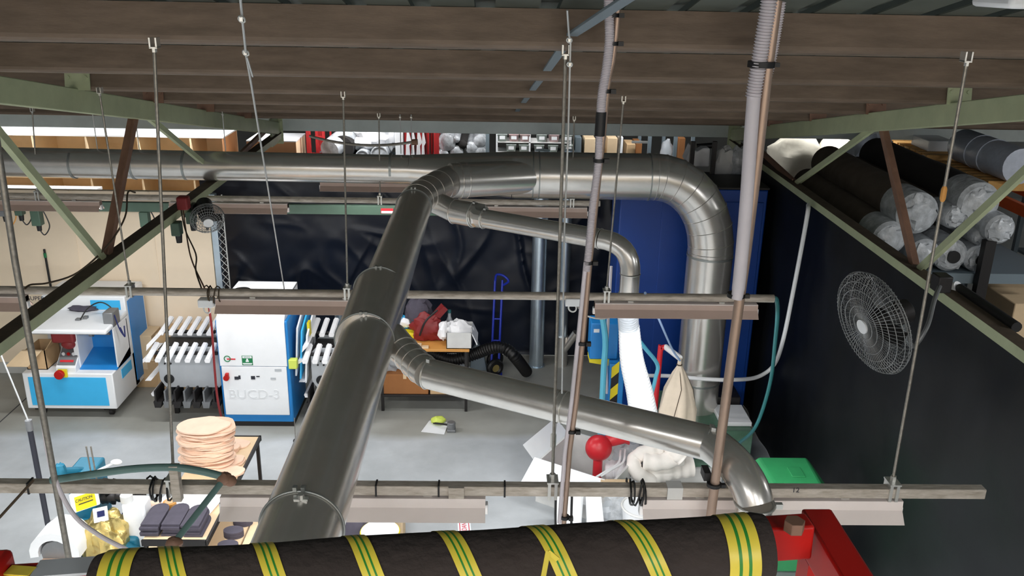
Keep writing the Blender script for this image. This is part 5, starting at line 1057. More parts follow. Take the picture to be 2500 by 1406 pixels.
q = s + V((.004, .001, .015)); b = MB(); add_text(b, 'CAUTION', .034, q, (.93, 0, .36), (-.12, .28, .8), .001); pl2 = b.build('caution_lettering', 'print_dark', pl, smooth=False)
b = MB()
for dz in (-.012, -.03, -.048): b.obox(s + V((.015, .003, dz - .004)), V((.06, 0, .0235)), V((0, .002, 0)), V((-.001, .001, .003)))
b.build('caution_lines', 'print_dark', pl, smooth=False)
b = MB()
for k in range(16): a = k * .7; b.ball((m.x + .2 + .15 * (k % 5) / 2, gy + .55 + .05 * sin(a), .85 + .05 * (k // 5) + .03 * cos(a)), .06, .05, .05, 8, 6, .4, 4, k)
b.build('drive_chain', 'dark_steel', t)
for px in (222, 233): b = MB(); p = aZ(px, 1145, 1.15); b.tube([p - V((0, 0, .25)), p + V((-.01, 0, .22))], .007, 7); b.build('guide_rod', 'rod', t)
b = MB(); p, q = aZ(225, 1155, 1.1), aZ(284, 1128, 1.2); b.tube([p, q], .012, 8); b.ball(q, .05, .03, .025, 12, 8); b.build('lever', 'white', t)
b = MB(); p = aZ(148, 1150, 1.2); b.ball(p, .05, .04, .08, 12, 8, .3, 4, 1); b.tube([p, V((m.x, gy + .6, 1.1))], .03, 10); b.build('oil_valve', 'cyan', t)
p = aZ(72, 1042, 1.75); q = V((p.x + .02, p.y - .02, 0)); t = thing('pendant_post', q, 'slim dark post with a purple tint standing left of the cyan machine', 'post'); b = MB(); b.tube([q, p], .022, 12); b.build('post', 'print_dark', t); b = MB(); b.cyl(p - V((0, 0, .03)), p + V((0, 0, .06)), .026, 12); b.build('top_ferrule', 'grey_steel', t)
b = MB(); b.tube([p + V((0, 0, .05)), V((p.x - .02, p.y - .3, 2.9))], .006, 6); b.build('feed_cable', 'white', t)
# gold bag, blue bag, white box
c = aZ(255, 1295, .75); b = MB(); b.ball((c.x, c.y, .66), .2, .17, .27, 44, 30, .26, 3.0, 21, flat=.26); gb = tag(b.build('foil_bag', 'gold'), 'crumpled gold foil bag standing beside the cyan machine', 'bag')
b = MB(); s = aZ(250, 1250, .95); b.obox(s + V((0, -.035, 0)), V((.06, 0, .015)), V((0, .004, .0)), V((-.01, .025, .05))); lb2 = b.build('printed_label', 'white', gb, smooth=False); b = MB(); b.obox(s + V((0.005, -.04, .01)), V((.03, 0, .008)), V((0, .002, .0)), V((-.004, .01, .02))); b.build('label_print', 'navy', lb2, smooth=False)
b = MB(); b.box(c.x - .2, c.x + .5, c.y - .12, c.y + .3, 0, .4); tag(b.build('low_stand', 'dark_steel', bev=.01), 'low dark stand under the gold foil bag and the blue bag', 'stand')
c = aZ(335, 1275, .6); b = MB(); b.ball((c.x, c.y + .04, .56), .16, .15, .17, 18, 12, .3, 2.8, 14, flat=.155); tag(b.build('blue_bag', 'navy'), 'dark blue bag between the gold foil bag and the leather table', 'bag')
c = aZ(330, 1218, 1.0); t = thing('white_canister', (c.x, c.y, .0), 'white canister standing behind the dark blue bag', 'canister'); b = MB(); b.box(c.x - .1, c.x + .09, c.y - .06, c.y + .1, 0, .98); b.build('canister_body', 'white', t, bev=.02); b = MB(); b.cyl((c.x - .07, c.y, .98), (c.x - .07, c.y, 1.04), .05, 14); b.build('cap', 'offwhite', t)
# ================================================================ ARTICULATED TEAL ARM ON THE NEAREST BAR
YA = 3.44; t = thing('lamp_arm', (aY(420, 1150, YA).x, 3.5, 3.0), 'jointed teal tube arm over the nearest bar at the left', 'arm')
b = MB(); b.tube(spline([aY(125, 1172, YA), aY(210, 1160, YA), aY(320, 1145, YA), aY(420, 1141, YA), aY(490, 1150, YA), aY(540, 1162, YA)], 6), .017, 14); b.build('upper_arm', 'teal_dull', t)
j1 = aY(548, 1168, YA); j2 = aY(425, 1325, YA - .25)
b = MB(); b.ball(j1, .034, .03, .03, 14, 10, .2, 3, 1); b.ball(j1 + V((.025, 0, -.012)), .028, .026, .026, 12, 8); b.build('joint_boot', 'brown_steel', t)
b = MB(); b.tube([j1, j2], .014, 12); b.build('lower_arm', 'teal_dull', t)
b = MB(); b.ball(j2, .036, .03, .026, 14, 10, .2, 3, 4); b.build('joint_boot', 'brown_steel', t)
b = MB(); p = aY(425, 1143, YA); b.box(p.x - .02, p.x + .02, 3.425, 3.46, ZP - .02, p.z + .016); b.build('saddle_clip', 'pipe_pale', t, bev=.003)
b = MB(); b.tube([aY(82, 1172, YA), aY(0, 1262, YA - .15), aY(-40, 1300, YA - .2)], .006, 8); tag(b.build('tie_wire', 'dust'), 'dark tie wire slanting down from the nearest bar at the far left', 'wire')

# ================================================================ RED GUARD RAIL WITH THE WRAPPED FOAM IN FRONT
L0 = aY(238, 1442, .94); L1 = aY(1868, 1338, 1.0)
ax = (L1 - L0).normalized(); RF = .047
t = thing('guard_rail', ((L0.x + L1.x) / 2, .97, 0), 'red guard rail in the foreground wrapped in black foam with yellow-green tape', 'rail')
up = V((0, 0, 1)); fw = ax.cross(up).normalized(); up = fw.cross(ax) * 1.0
u1 = V((0, -1, 0)) - ax * ax.dot(V((0, -1, 0))); u1.normalize(); u2 = ax.cross(u1).normalized()
if u2.z < 0: u2 = -u2
def wob(s): return RF * (1 + .035 * noise.noise(V((s * 9, 1.3, 0))) + .02 * sin(s * 23))
LL = (L1 - L0).length
b = MB(); n = 60; b.tube([L0 + ax * LL * i / n for i in range(n + 1)], [wob(LL * i / n) * (.93 if i in (0, n) else 1) for i in range(n + 1)], 40); b.build('foam_sleeve', 'foam', t, ang=50)
lanes = [(0, .30, 0), (.30, .40, 1), (.40, .60, 0), (.60, .70, 1), (.70, 1, 0)]
def helix(s0, turns, pitch, width, a0, nm):
    b = MB(); n = int(72 * turns); dirn = 1
    for f0, f1, mi in lanes:
        vs = []; fs = []
        for i in range(n + 1):
            a = a0 + 2 * pi * i / 72
            for f in (f0, f1):
                s = s0 + pitch * i / 72 + width * f; s = min(max(s, 0.002), LL - .002); R = wob(s) + .0012 + (.0002 if mi else 0)
                vs.append(L0 + ax * s + (u2 * cos(a) + u1 * sin(a)) * R)
        for i in range(n): q = i * 2; fs.append((q, q + 1, q + 3, q + 2))
        b.add(vs, fs, mi)
    return b.build(nm, ['tape_yellow', 'tape_green'], t)
mp = LL / 1633.0
PIT = 222 * mp
helix((368 - 240) * mp, 5.95, PIT, 50 * mp, -pi * .25, 'spiral_tape')
helix(.012, 1.1, .004, 74 * mp, -pi, 'end_tape')
helix(LL - 128 * mp, 1.1, .006, 78 * mp, -pi, 'end_tape')
b = MB(); p = aY(1338, 1346, .9); q = aY(1326, 1410, .88); k = aY(1362, 1366, .9); b.bar(p, q, .006, .0016, (0, -1, 0)); b.bar(p, k, .006, .0016, (0, -1, 0)); b.build('loose_tape_end', 'tape_yellow', t, smooth=False)
RT = (aY(1920, 1292, 1.0)); rz = aY(1900, 1350, .985); 
f0, f1 = aY(1860, 1315, .985), aY(1868, 1398, .985)
zc_t, zc_b = f0.z, f1.z
E0 = L0 - ax * .45; E1 = L1 + ax * .085
c0 = (f0 + f1) / 2; off = c0 - L1; off = off - ax * off.dot(ax); hh = (f0.z - f1.z) / 2
b = MB(); pA = L0 + V((0, .022, off.z - .005)) - ax * .45; pB = L1 + V((0, .022, off.z)) + ax * .068; b.bar(pA, pB, .034, hh * 2); b.build('front_rail', 'red', t, bev=.004)
S0 = aY(1993, 1240, 1.09); zS = S0.z
b = MB(); p0 = V((S0.x, S0.y - .0, zS - .03)); b.bar(p0, V((p0.x + .015, -.6, zS - .03)), .044, .06); b.build('side_rail', 'red', t, bev=.004)
b = MB(); p = aY(1938, 1290, 1.0); p.z = pB.z + hh; b.cyl(p, p + V((0, 0, .016)), .014, 6); b.build('rail_bolt', 'brown_steel', t, bev=.001)
b = MB(); b.box(p0.x - .02, p0.x + .02, p0.y - .05, p0.y - .01, 0, zS - .061); b.build('corner_post', 'red', t, smooth=False)
b = MB(); b.box(pA.x - .02, pA.x + .02, pA.y - .02, pA.y + .02, 0, pA.z - hh); b.build('corner_post', 'red', t, smooth=False)
p, q = aY(95, 1385, .93), aY(240, 1362, .95)
b = MB(); b.bar(L0 + V((0, .022, off.z + hh - .004)) - ax * .083, L0 + V((0, .022, off.z + hh - .003)) + ax * .0, .034, .004); b.build('rail_top_strip', 'grey_plate', t, smooth=False)  # thin grey strip standing for the greyish top face of the rail
b = MB(); b.bar(L0 + V((0, .022, off.z + hh - .004)) - ax * .116, L0 + V((0, .015, off.z + hh - .004)) - ax * .083, .018, .006); b.build('yellow_tag', 'tape_yellow', t, smooth=False)
b = MB(); b.bar(L0 + V((0, .02, off.z + .012)) - ax * .2, L0 + V((0, .02, off.z + .012)) - ax * .117, .06, hh * 2.1); b.build('end_block', 'red', t, bev=.008)

# ================================================================ STORAGE BAY BEHIND THE CURTAINS
YS = 13.0
zt = aY(300, 331, YS).z; xr = aY(545, 340, YS).x; xl = xr - 6 * .79
zt2 = zt
t = thing('pigeonhole_shelf', ((xl + xr) / 2, YS + .35, 0), 'long pale plywood pigeonhole unit beyond the cream wall, white on top', 'shelf')
b = MB(); b.box(xl, xr, YS, YS + .72, zt - .02, zt); b.build('top_board', 'white', t, smooth=False)
b = MB(); b.box(xl, xr, YS + .70, YS + .72, .02, zt - .02); b.build('back_board', 'ply', t, smooth=False)
for k, z in enumerate((zt - .62, zt - 1.25, zt - 1.9)): b = MB(); b.box(xl, xr, YS, YS + .7, z - .02, z); b.build('shelf_board', 'ply', t, smooth=False)
for px in (80, 210, 337, 465):
    x = aY(px, 350, YS).x; b = MB(); b.box(x - .012, x + .012, YS + .002, YS + .7, .05, zt - .02); b.build('divider', 'ply', t, smooth=False)
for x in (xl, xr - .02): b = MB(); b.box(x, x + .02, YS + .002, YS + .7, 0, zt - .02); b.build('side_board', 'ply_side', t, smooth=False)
x0, x1 = aY(602, 350, 12.7).x, aY(722, 350, 12.7).x; z1 = aY(680, 344, 12.7).z
t = thing('plywood_cabinet', ((x0 + x1) / 2, 13.0, 0), 'plain plywood cabinet with a white top right of the truss end plate', 'cabinet')
b = MB(); b.box(x0, x1, 12.72, 13.35, 0, z1 - .015); b.build('carcass', 'ply', t, smooth=False)
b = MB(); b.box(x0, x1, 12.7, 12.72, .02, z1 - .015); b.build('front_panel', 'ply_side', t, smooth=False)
b = MB(); b.box(x0 - .005, x1 + .005, 12.7, 13.36, z1 - .015, z1); b.build('top_board', 'white', t, smooth=False)
c0, c1 = aY(0, 470, 11.5), aY(222, 466, 11.5); zz = c0.z
t = thing('white_counter', ((c0.x + c1.x) / 2, 11.6, 0), 'white counter top just beyond the cream wall at the left', 'counter')
b = MB(); b.box(c0.x - 1.5, c1.x, 11.35, 11.85, zz - .02, zz + .02); b.build('counter_top', 'white', t, bev=.004); b = MB(); b.box(c0.x - 1.45, c1.x - .05, 11.4, 11.8, 0, zz - .02); b.build('counter_body', 'ply', t, smooth=False)
# rack along the back with all that stands on it
zs = aY(1100, 398, 13.1).z; xa, xb = aY(752, 350, 13).x, aY(1692, 350, 13).x
t = thing('storage_rack', ((xa + xb) / 2, 13.5, 0), 'long grey storage rack beyond the eaves beam, above the trunk duct', 'rack')
for z in (zs, zs - .9): b = MB(); b.box(xa, xb, 13.0, 13.9, z - .04, z); b.build('shelf_board', 'rack_grey', t, smooth=False)
for px in (754, 1068, 1190, 1585, 1648, 1690):
    x = aY(px, 350, 13.0).x; b = MB(); b.box(x - .025, x + .025, 12.95, 13.0, 0, zs + .9); b.box(x - .025, x + .025, 13.88, 13.93, 0, zs + .9); b.build('upright', 'rack_grey' if px > 1100 else 'red_frame', t, smooth=False)
W = lambda px, py, Y=13.1: aY(px, py, Y)
def on(c, lab, cat, name, m, mb, grp=None): return tag(mb.build(name, m), lab, cat, grp)
t = thing('red_cage', (W(775, 380).x, 13.3, zs), 'red steel cage at the left end of the storage rack', 'cage')
x0, x1 = W(757, 350).x, W(790, 350).x
for x in (x0, (x0 + x1) / 2, x1):
    for y in (13.1, 13.7): b = MB(); b.box(x - .014, x + .014, y - .014, y + .014, zs, zs + .75); b.build('post', 'red_frame', t, smooth=False)
for z in (zs + .1, zs + .35, zs + .6): b = MB(); b.box(x0, x1, 13.09, 13.11, z, z + .025); b.box(x0, x1, 13.69, 13.71, z, z + .025); b.build('cross_bar', 'red_frame', t, smooth=False)
p, q = W(806, 392, 13.0), W(850, 330, 13.5); p.z = zs + .19
b = MB(); b.tube([p, p.lerp(q, .5), q], [.15, .155, .15], 22); tag(b.build('wrapped_roll', 'wrap'), 'plastic-wrapped roll leaning across the left end of the storage rack', 'roll')
c = W(840, 385, 13.35); b = MB(); b.tube([V((c.x, 13.1, zs + .19)), V((c.x, 13.85, zs + .19))], .185, 26); tag(b.build('fabric_roll', 'fabric_black'), 'thick black roll end beside the leaning wrapped roll', 'roll')
b = MB(); b.box(W(848, 350, 13.7).x, W(905, 350, 13.7).x, 13.86, 13.9, zs, zs + .6); tag(b.build('dark_board', 'curtain', smooth=False), 'dark blue-grey board standing behind the thick black roll', 'board')
b = MB(); c = W(905, 370, 13.4); b.ball(V((c.x, 13.5, zs + .28)), .28, .25, .27, 26, 16, .45, 3, 5, flat=.275); b.ball(V((c.x + .22, 13.5, zs + .38)), .2, .25, .3, 22, 14, .4, 3, 8, flat=.37); tag(b.build('plastic_heap', 'white_soft'), 'heap of white plastic sheeting in the middle left of the storage rack', 'plastic')
for px, r, lab in ((886, .09, 'left'), (928, .12, 'right')):
    x = W(px, 385).x; b = MB(); b.tube([V((x, 13.04, zs + r)), V((x, 13.3, zs + r))], r, 20); b.ring((x, 13.04, zs + r), (0, 1, 0), r, .012, 20, 6); tag(b.build('film_roll', 'wrap'), lab + ' dark roll end half buried under the white plastic heap', 'roll', 'roll ends under the plastic heap')
b = MB(); x = W(965, 350).x; b.box(x, x + .12, 13.1, 13.6, zs, zs + .62); tag(b.build('white_board', 'white', bev=.01), 'white panel standing between the plastic heap and the red bales', 'panel')
t = thing('red_bale', (W(1028, 380).x, 13.3, zs), 'bundle of red tubes with torn white plastic on the storage rack', 'bundle')
for k in range(9): x = W(990 + k * 9, 350).x; b = MB(); b.cyl((x, 13.15 + .04 * (k % 2), zs), (x, 13.15 + .04 * (k % 2), zs + .62), .022, 10); b.build('red_tube', 'red_frame', t)
for k, (px, s) in enumerate(((997, .05), (1009, .04), (1023, .05), (1034, .035))):
    x = W(px, 360).x; b = MB(); b.prism([(x - s, 13.1, zs), (x + s * .6, 13.1, zs + .02), (x + s * .3, 13.1, zs + .25), (x + s, 13.1, zs + .3), (x - s * .2, 13.1, zs + .55), (x - s * .6, 13.1, zs + .3)], (0, -.01, 0)); b.build('torn_plastic', 'white_soft', t, smooth=False)
rolls = [(1091, 347, .13, 'upper left big'), (1115, 372, .10, 'lower middle'), (1114, 340, .055, 'small upper'), (1130, 352, .07, 'black middle'), (1152, 362, .1, 'lower right'), (1172, 345, .1, 'upper right'), (1172, 372, .1, 'lower far right'), (1082, 380, .09, 'lower left')]
for px, py, r, lab in rolls:
    c = W(px, py, 13.05); c.z = max(c.z, zs + r); b = MB(); b.tube([V((c.x, 13.05, c.z)), V((c.x, 13.8, c.z))], r, 22); b.ball(V((c.x, 13.05, c.z)), r * .95, .05, r * .95, 16, 8, .3, 3, px)
    tag(b.build('wrapped_roll', 'fabric_black' if 'black' in lab else 'wrap'), lab + ' plastic-wrapped roll end in the bundle left of the parts bins', 'roll', 'roll ends left of the parts bins')
t = thing('bin_shelf', (W(1300, 380).x, 13.3, zs), 'white wire shelf of small plastic bins above the trunk duct', 'shelf')
x0, x1 = W(1213, 350).x, W(1392, 350).x
zb = [W(1300, 372, 13.05).z, W(1300, 347, 13.05).z]
for x in (x0, W(1293, 350).x, x1): b = MB(); b.box(x - .012, x + .012, 13.04, 13.06, zs, zb[1] + .35); b.box(x - .012, x + .012, 13.4, 13.42, zs, zb[1] + .35); b.build('upright', 'white', t, smooth=False)
for z in zb: b = MB(); b.box(x0, x1, 13.04, 13.42, z - .012, z); b.build('shelf_board', 'offwhite', t, smooth=False)
for z, pxs, row in ((zb[1], (1226, 1254, 1281, 1322, 1352, 1384), 'upper'), (zb[0], (1248, 1279, 1316, 1350, 1388), 'lower')):
    for k, px in enumerate(pxs):
        x = W(px, 350).x; s = .075; b = MB(); b.hexa([(x - s * .8, 13.08, z + .001), (x + s * .8, 13.08, z + .001), (x + s * .8, 13.38, z + .001), (x - s * .8, 13.38, z + .001), (x - s, 13.03, z + .11), (x + s, 13.03, z + .11), (x + s, 13.4, z + .13), (x - s, 13.4, z + .13)])
        o = tag(b.build('parts_bin', 'bin_pink' if row == 'upper' and k in (1, 2, 4) else 'bin_clear', smooth=False), '%s plastic parts bin from the left in the %s row of the bin shelf' % (('first', 'second', 'third', 'fourth', 'fifth', 'sixth')[k], row), 'bin', 'plastic parts bins')
        b = MB(); b.box(x - .04, x + .04, 13.03, 13.037, z + .04, z + .085); b.build('bin_label', 'white', o, smooth=False)
def rbox(px0, px1, pyt, lab, m, Y=13.1, name='cardboard_box', cat='box', d=.4):
    p, q = W(px0, pyt, Y), W(px1, pyt, Y); b = MB(); b.box(p.x, q.x, Y, Y + d, zs, p.z); return tag(b.build(name, m, bev=.008), lab, cat)
rbox(1405, 1420, 335, 'narrow blue and tan box right of the bin shelf', 'rack_grey')
rbox(1428, 1454, 338, 'cream moulded plastic crate behind the slim bronze pole', 'ply', name='plastic_crate', cat='crate')
rbox(1484, 1508, 337, 'cream cardboard sheet box right of the slim bronze pole on the rack', 'cardboard_pale')
rbox(1515, 1522, 335, 'narrow white strip standing on the storage rack', 'white', name='white_board', cat='board')
rbox(1531, 1552, 352, 'small tan cardboard box on the right part of the storage rack', 'cardboard')
rbox(1553, 1568, 349, 'brown box next to the small tan box on the storage rack', 'cardboard_brown', Y=13.3)
rbox(1658, 1674, 337, 'narrow brown cardboard box near the right end of the storage rack', 'cardboard_brown', Y=13.2)
c = W(1630, 375, 13.2); b = MB(); b.ball(V((c.x, 13.3, zs + .18)), .1, .12, .18, 14, 10, .35, 3, 4, flat=.175); tag(b.build('plastic_bag', 'clear'), 'clear bag between the last uprights of the storage rack', 'bag')
b = MB(); p, q = W(1542, 345, 13.05), W(1582, 345, 13.05); b.box(p.x, q.x, 13.0, 13.05, p.z - .02, p.z + .01); tag(b.build('shelf_edge', 'zinc', smooth=False), 'bright metal rail above the small tan box on the storage rack', 'rail')
# white bags and posts above the dust collector
t = thing('bag_shelf', (aY(1790, 400, 11.0).x, 10.9, 0), 'dark shelf frame above the dust collector that carries the white sacks', 'shelf')
xa, xb = aY(1672, 400, 10.7).x, 3.1; zf = aY(1790, 452, 10.55).z
b = MB(); b.box(xa, xb, 10.55, 11.3, zf - .04, zf); b.build('shelf_board', 'dark_steel', t, smooth=False)
for px in (1741, 1688, 1890): x = min(aY(px, 400, 10.52).x, 3.06); b = MB(); b.box(x - .025, x + .025, 10.5, 10.55, 0, aY(px, 345, 10.53).z); b.build('upright', 'dark_steel', t, smooth=False)
def bag(px, py, Y, rx, ry, rz, seed, lab, m='white_soft', name='white_sack', zf_=None):
    c = aY(px, py, Y); b = MB(); b.ball(c, rx, ry, rz, 22, 14, .3, 2.2, seed); return tag(b.build(name, m), lab, 'sack', 'white sacks above the dust collector')
pz = zf
b = MB(); p = [aY(x, y, 10.75) for x, y in ((1674, 392), (1690, 355), (1700, 372), (1718, 362), (1734, 362), (1732, 408), (1690, 407))]
b.prism(p, (0, .25, 0)); tag(b.build('white_sack', 'white_soft', bev=.02), 'bright white angular sack left of the dark upright above the dust collector', 'sack')
bag(1768, 405, 10.85, .14, .16, .24, 3, 'pale grey sack just right of the dark upright above the dust collector', 'offwhite')
bag(1800, 402, 10.8, .11, .14, .22, 5, 'crumpled clear-white sack behind the stout steel pole above the dust collector', 'wrap')
bag(1866, 432, 10.75, .12, .12, .13, 8, 'small pale sack right of the stout steel pole', 'offwhite')
b = MB(); p = aY(1700, 358, 10.95); b.tube([p, p + V((.22, 0, .02))], .035, 12); tag(b.build('black_tube', 'black_plastic'), 'black tube lying above the angular white sack', 'tube')
# white vent grille on the dark end of the collector shelf
p, q = aY(1908, 448, 10.9), aY(1962, 488, 10.0)
t = thing('vent_strip', (p + q) / 2, 'short black strip with white slots under the right truss', 'vent')
b = MB(); b.bar(p + V((0, 0, .02)), q + V((0, 0, .02)), .02, .12); b.build('strip', 'black_plastic', t, smooth=False)
for i in range(12): f = (i + 1) / 14; c = p.lerp(q, f); b = MB(); b.bar(c + V((-.014, -.012, -.025)), c + V((-.014, -.012, .055)), .016, .022, (0, 1, 0)); b.build('slot', 'white', t, smooth=False)
# canvas bales right of the pole
for k, (px, py, Y, rx, ry, rz, lab) in enumerate(((1945, 385, 12.7, .42, .4, .32, 'left grey-white canvas bale behind the right truss'), (2045, 385, 12.9, .34, .4, .30, 'right grey-white canvas bale behind the right truss'))):
    c = aY(px, py, Y); b = MB(); b.ball(c, rx, ry, rz, 26, 16, .25, 1.6, k + 31); tag(b.build('canvas_bale', 'canvas'), lab, 'bale', 'canvas bales')
    b = MB(); b.box(c.x - rx * .7, c.x + rx * .7, Y - .25, Y + .25, 0, c.z - rz * .8); tag(b.build('bale_stand', 'dark_steel', smooth=False), 'dark stand under the ' + lab.split(' canvas')[0] + ' canvas bale', 'stand')
# roll rack to the right of the black sheet curtain
YN, YFa = 8.0, 10.5
t = thing('roll_rack', (4.5, 9.2, 0), 'steel rack of fabric rolls right of the black sheet curtain', 'rack')
zr = aY(2330, 665, YN).z
b = MB(); b.box(3.5, 5.4, YN - .02, YFa, zr - .05, zr); b.build('rack_shelf', 'rack_grey', t, smooth=False)
b = MB(); b.box(3.5, 5.4, YN - .06, YN - .02, zr - .09, zr + .01); b.build('rack_beam', 'rack_grey', t, smooth=False)
xp = aY(2402, 640, YN - .1).x
for x, y in ((3.52, YFa), (5.38, YFa), (3.52, YN - .04)): b = MB(); b.box(x - .03, x + .03, y - .03, y + .03, 0, zr + .05); b.build('upright', 'rack_grey', t, smooth=False)
b = MB(); b.box(xp - .05, xp + .05, YN - .16, YN - .08, 0, aY(2402, 585, YN - .1).z); b.build('front_upright', 'dark_steel', t, smooth=False)
def roll(px, py, r, lab, m, l=2.4, hole=False, end='wrap', Yn=YN):
    c = aY(px, py, Yn); c.z = max(c.z, zr + r + .005); u = thing('fabric_roll', (c.x, Yn + l / 2, c.z - r), lab, 'roll', 'fabric rolls on the right rack')
    b = MB(); b.tube([(c.x + .012 * sin(i), Yn + .12 + (l - .12) * i / 6, c.z) for i in range(7)], [r * (1 + .02 * sin(i * 2 + px)) for i in range(7)], 26); b.build('roll_body', m, u)
    b = MB(); b.tube([(c.x, Yn + .0, c.z), (c.x, Yn + .03, c.z), (c.x, Yn + .12, c.z), (c.x, Yn + .38, c.z)], [r * .82, r * 1.0, r * 1.03, r * 1.02], 26); b.ball((c.x, Yn + .02, c.z), r * .8, .06, r * .8, 18, 10, .5, 2.5, px); b.build('wrapped_end', end, u)
    if hole: b = MB(); b.tube([(c.x, Yn - .05, c.z), (c.x, Yn + .05, c.z)], r * .38, 18); b.build('core_hole', 'black_rubber', u)
    return u
roll(2242, 522, .20, 'big brown-black roll with a crumpled clear end at the top left of the rack', 'fabric_roll')
roll(2175, 583, .165, 'brown roll sloping under the right truss, lowest at the left of the rack', 'fabric_roll')
roll(2331, 532, .11, 'slim wrapped roll between the two big dark rolls', 'fabric_roll')
roll(2392, 498, .2, 'long black roll at the top right of the rack', 'fabric_black', end='wrap')
roll(2258, 622, .15, 'wrapped roll in the bottom row, left of the two hollow ones', 'wrap')
roll(2322, 632, .16, 'hollow wrapped roll in the bottom row left of the black upright', 'wrap', hole=True)
roll(2388, 640, .13, 'hollow wrapped roll in the bottom row right beside the black upright', 'wrap', hole=True)
roll(2445, 562, .14, 'grey disc-shaped roll end right of the black upright', 'wrap', Yn=YN - .15)
roll(2400, 578, .095, 'wrapped roll in the middle row beneath the long black roll', 'wrap')
# pallet racking
XR = 5.7
p, q = aX(2135, 342, XR), aX(2290, 428, XR)
t = thing('pallet_rack', (XR, (p.y + q.y) / 2, 0), 'orange pallet rack with grey uprights behind the fabric rolls', 'rack')
zq = (p.z + q.z) / 2
b = MB(); b.box(XR - .03, XR + .03, 8.6, p.y + .5, zq - .06, zq + .06); b.build('beam', 'orange', t, smooth=False)
b = MB(); b.box(XR + .52, XR + .58, 8.6, p.y + .5, zq - .06, zq + .06); b.build('beam', 'orange', t, smooth=False)
for yy in (aX(2165, 360, XR).y, aX(2298, 400, XR).y, 8.7):
    b = MB(); b.box(XR - .09, XR - .03, yy - .05, yy + .05, 0, zq + .14); b.build('upright', 'rack_grey', t, smooth=False)
    b = MB(); b.box(XR - .1, XR - .09, yy - .06, yy + .06, zq - .18, zq + .1); b.build('beam_bracket', 'orange', t, smooth=False)
    b = MB(); b.box(XR + .58, XR + .62, yy - .05, yy + .05, 0, zq + .14); b.build('upright', 'rack_grey', t, smooth=False)
def pallet(y0, y1, lab):
    u = thing('wooden_pallet', (XR + .25, (y0 + y1) / 2, zq + .06), lab, 'pallet', 'wooden pallets on the orange rack')
    b = MB()
    for i in range(7): yy = y0 + (y1 - y0) * i / 7; b.box(XR - .12, XR + .6, yy, yy + (y1 - y0) / 7 * .75, zq + .17, zq + .19)
    b.build('deck_boards', 'pallet', u, smooth=False)
    for yy in (y0, (y0 + y1) / 2 - .03, y1 - .06): b = MB(); b.box(XR - .12, XR + .6, yy, yy + .06, zq + .08, zq + .17); b.build('stringer', 'pallet', u, smooth=False)
    b = MB(); b.box(XR - .12, XR - .02, y0, y1, zq + .0601, zq + .08); b.build('bottom_board', 'pallet', u, smooth=False); return u
ya, yb = aX(2412, 470, XR - .1).y, aX(2296, 405, XR - .1).y
pallet(ya, yb, 'wooden pallet under the long white roll on the orange rack')
pallet(yb + .35, yb + 1.6, 'wooden pallet farther back on the orange rack')
r = .2; b = MB(); b.tube([(XR + .12, ya - .15, zq + .19 + r), (XR + .12, ya + .02, zq + .19 + r), (XR + .12, yb - .05, zq + .19 + r), (XR + .12, yb, zq + .19 + r)], [r, r, r * 1.02, r * .9], 24)
for f in (.35, .6): y = ya + (yb - ya) * f; b.ring((XR + .12, y, zq + .19 + r), (0, 1, .1), r * 1.01, .008, 24, 5)
tag(b.build('white_roll', 'white_roll'), 'long white wrapped roll lying on the front wooden pallet', 'roll')
b = MB(); b.box(XR + .0, XR + .35, yb + .6, yb + 1.1, zq + .191, zq + .33); tag(b.build('white_tray', 'white', bev=.01), 'white tray standing on the farther wooden pallet', 'tray')
c = aX(2128, 372, 4.95); c.z -= .02; b = MB(); b.ball(c, .28, .32, .26, 22, 14, .35, 2.4, 41); tag(b.build('plastic_heap', 'white_roll'), 'blue-white plastic heap left of the orange rack', 'plastic')
b = MB(); b.box(c.x - .3, c.x + .3, c.y - .3, c.y + .3, 0, c.z - .2); tag(b.build('heap_stand', 'dark_steel', smooth=False), 'dark stand under the blue-white plastic heap', 'stand')
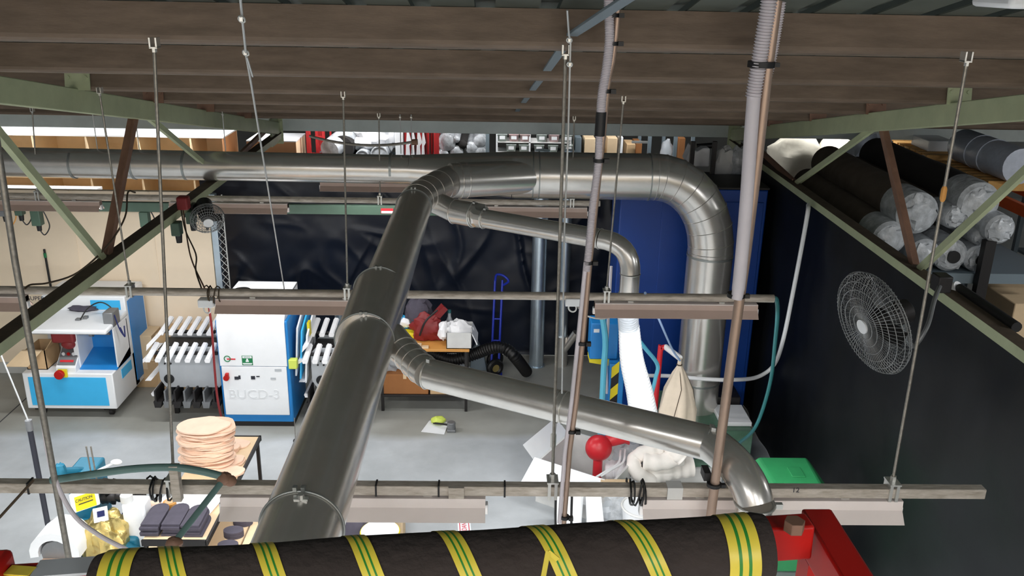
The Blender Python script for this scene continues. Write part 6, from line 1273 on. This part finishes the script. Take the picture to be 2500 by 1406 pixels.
# shelving at the far right with clear bags
XS = 6.5; zz = aX(2470, 590, XS).z
t = thing('clutter_shelf', (XS + .3, 8.6, 0), 'grey shelving at the far right edge filled with clear bags', 'shelf')
b = MB()
for z in (zz - 1.0, zz - .05, zz + .55): b = MB(); b.box(XS, XS + .9, 6.2, 10.5, z - .03, z); b.build('shelf_board', 'rack_grey', t, smooth=False)
for y in (6.25, 8.3, 10.45):
    b = MB(); b.box(XS - .05, XS, y - .03, y + .03, 0, zz + 1.0); b.build('upright', 'rack_grey', t, smooth=False)
b = MB(); b.box(XS + .9, XS + .93, 6.2, 10.5, 0, zz + 1.1); b.build('back_panel', 'rack_grey', t, smooth=False)
k = 0
for z, nm in ((zz - 1.0, 'lower'), (zz - .05, 'middle')):
    for y in [7.1 + i * .42 for i in range(7)]:
        b = MB(); b.ball((XS + .3, y, z + .19), .24, .2, .19, 14, 10, .45, 3, 60 + k, flat=.188); k += 1
        tag(b.build('clear_bag', 'bin_clear' if k % 3 else 'clear'), 'clear plastic bag of small parts on the %s board of the far right shelving' % nm, 'bag', 'clear bags on the %s board of the far right shelving' % nm)
c = aX(2470, 612, 5.9); b = MB(); b.box(c.x - .25, c.x + .4, c.y - .4, c.y + .35, zz - .16, zz - .02); b.box(c.x - .2, c.x + .35, c.y - .35, c.y + .3, 0, zz - .16); tag(b.build('maroon_bundle', 'red_dark', bev=.03), 'maroon fabric bundle at the far right edge', 'bundle')
c = aX(2475, 735, 5.2); b = MB(); b.box(c.x - .2, c.x + .35, c.y - .35, c.y + .4, 0, c.z + .1); tag(b.build('pale_carton', 'cardboard_pale', bev=.01), 'pale pinkish carton at the far right edge below the truss', 'box')
# small lamp and sensor under the roof
c = aY(2030, 278, 8.9); c.z = roof(8.9); t = thing('smoke_detector', (c.x, 8.9, c.z - .05), 'small round white detector under a purlin above the right truss', 'detector'); b = MB(); b.tube([(c.x, 8.95, c.z - .05), (c.x, 8.95, c.z - .02), (c.x, 8.95, c.z + .004)], [.03, .06, .06], 18); b.build('housing', 'white', t)
c = aY(2465, -4, 3.0); t = thing('ceiling_lamp', c, 'white lamp body under the roof sheet at the upper right corner', 'lamp'); b = MB(); z0 = roof(3.0) + .15; b.box(c.x - .05, c.x + .045, 2.9, 3.15, c.z - .03, z0); b.build('housing', 'white', t, bev=.015)
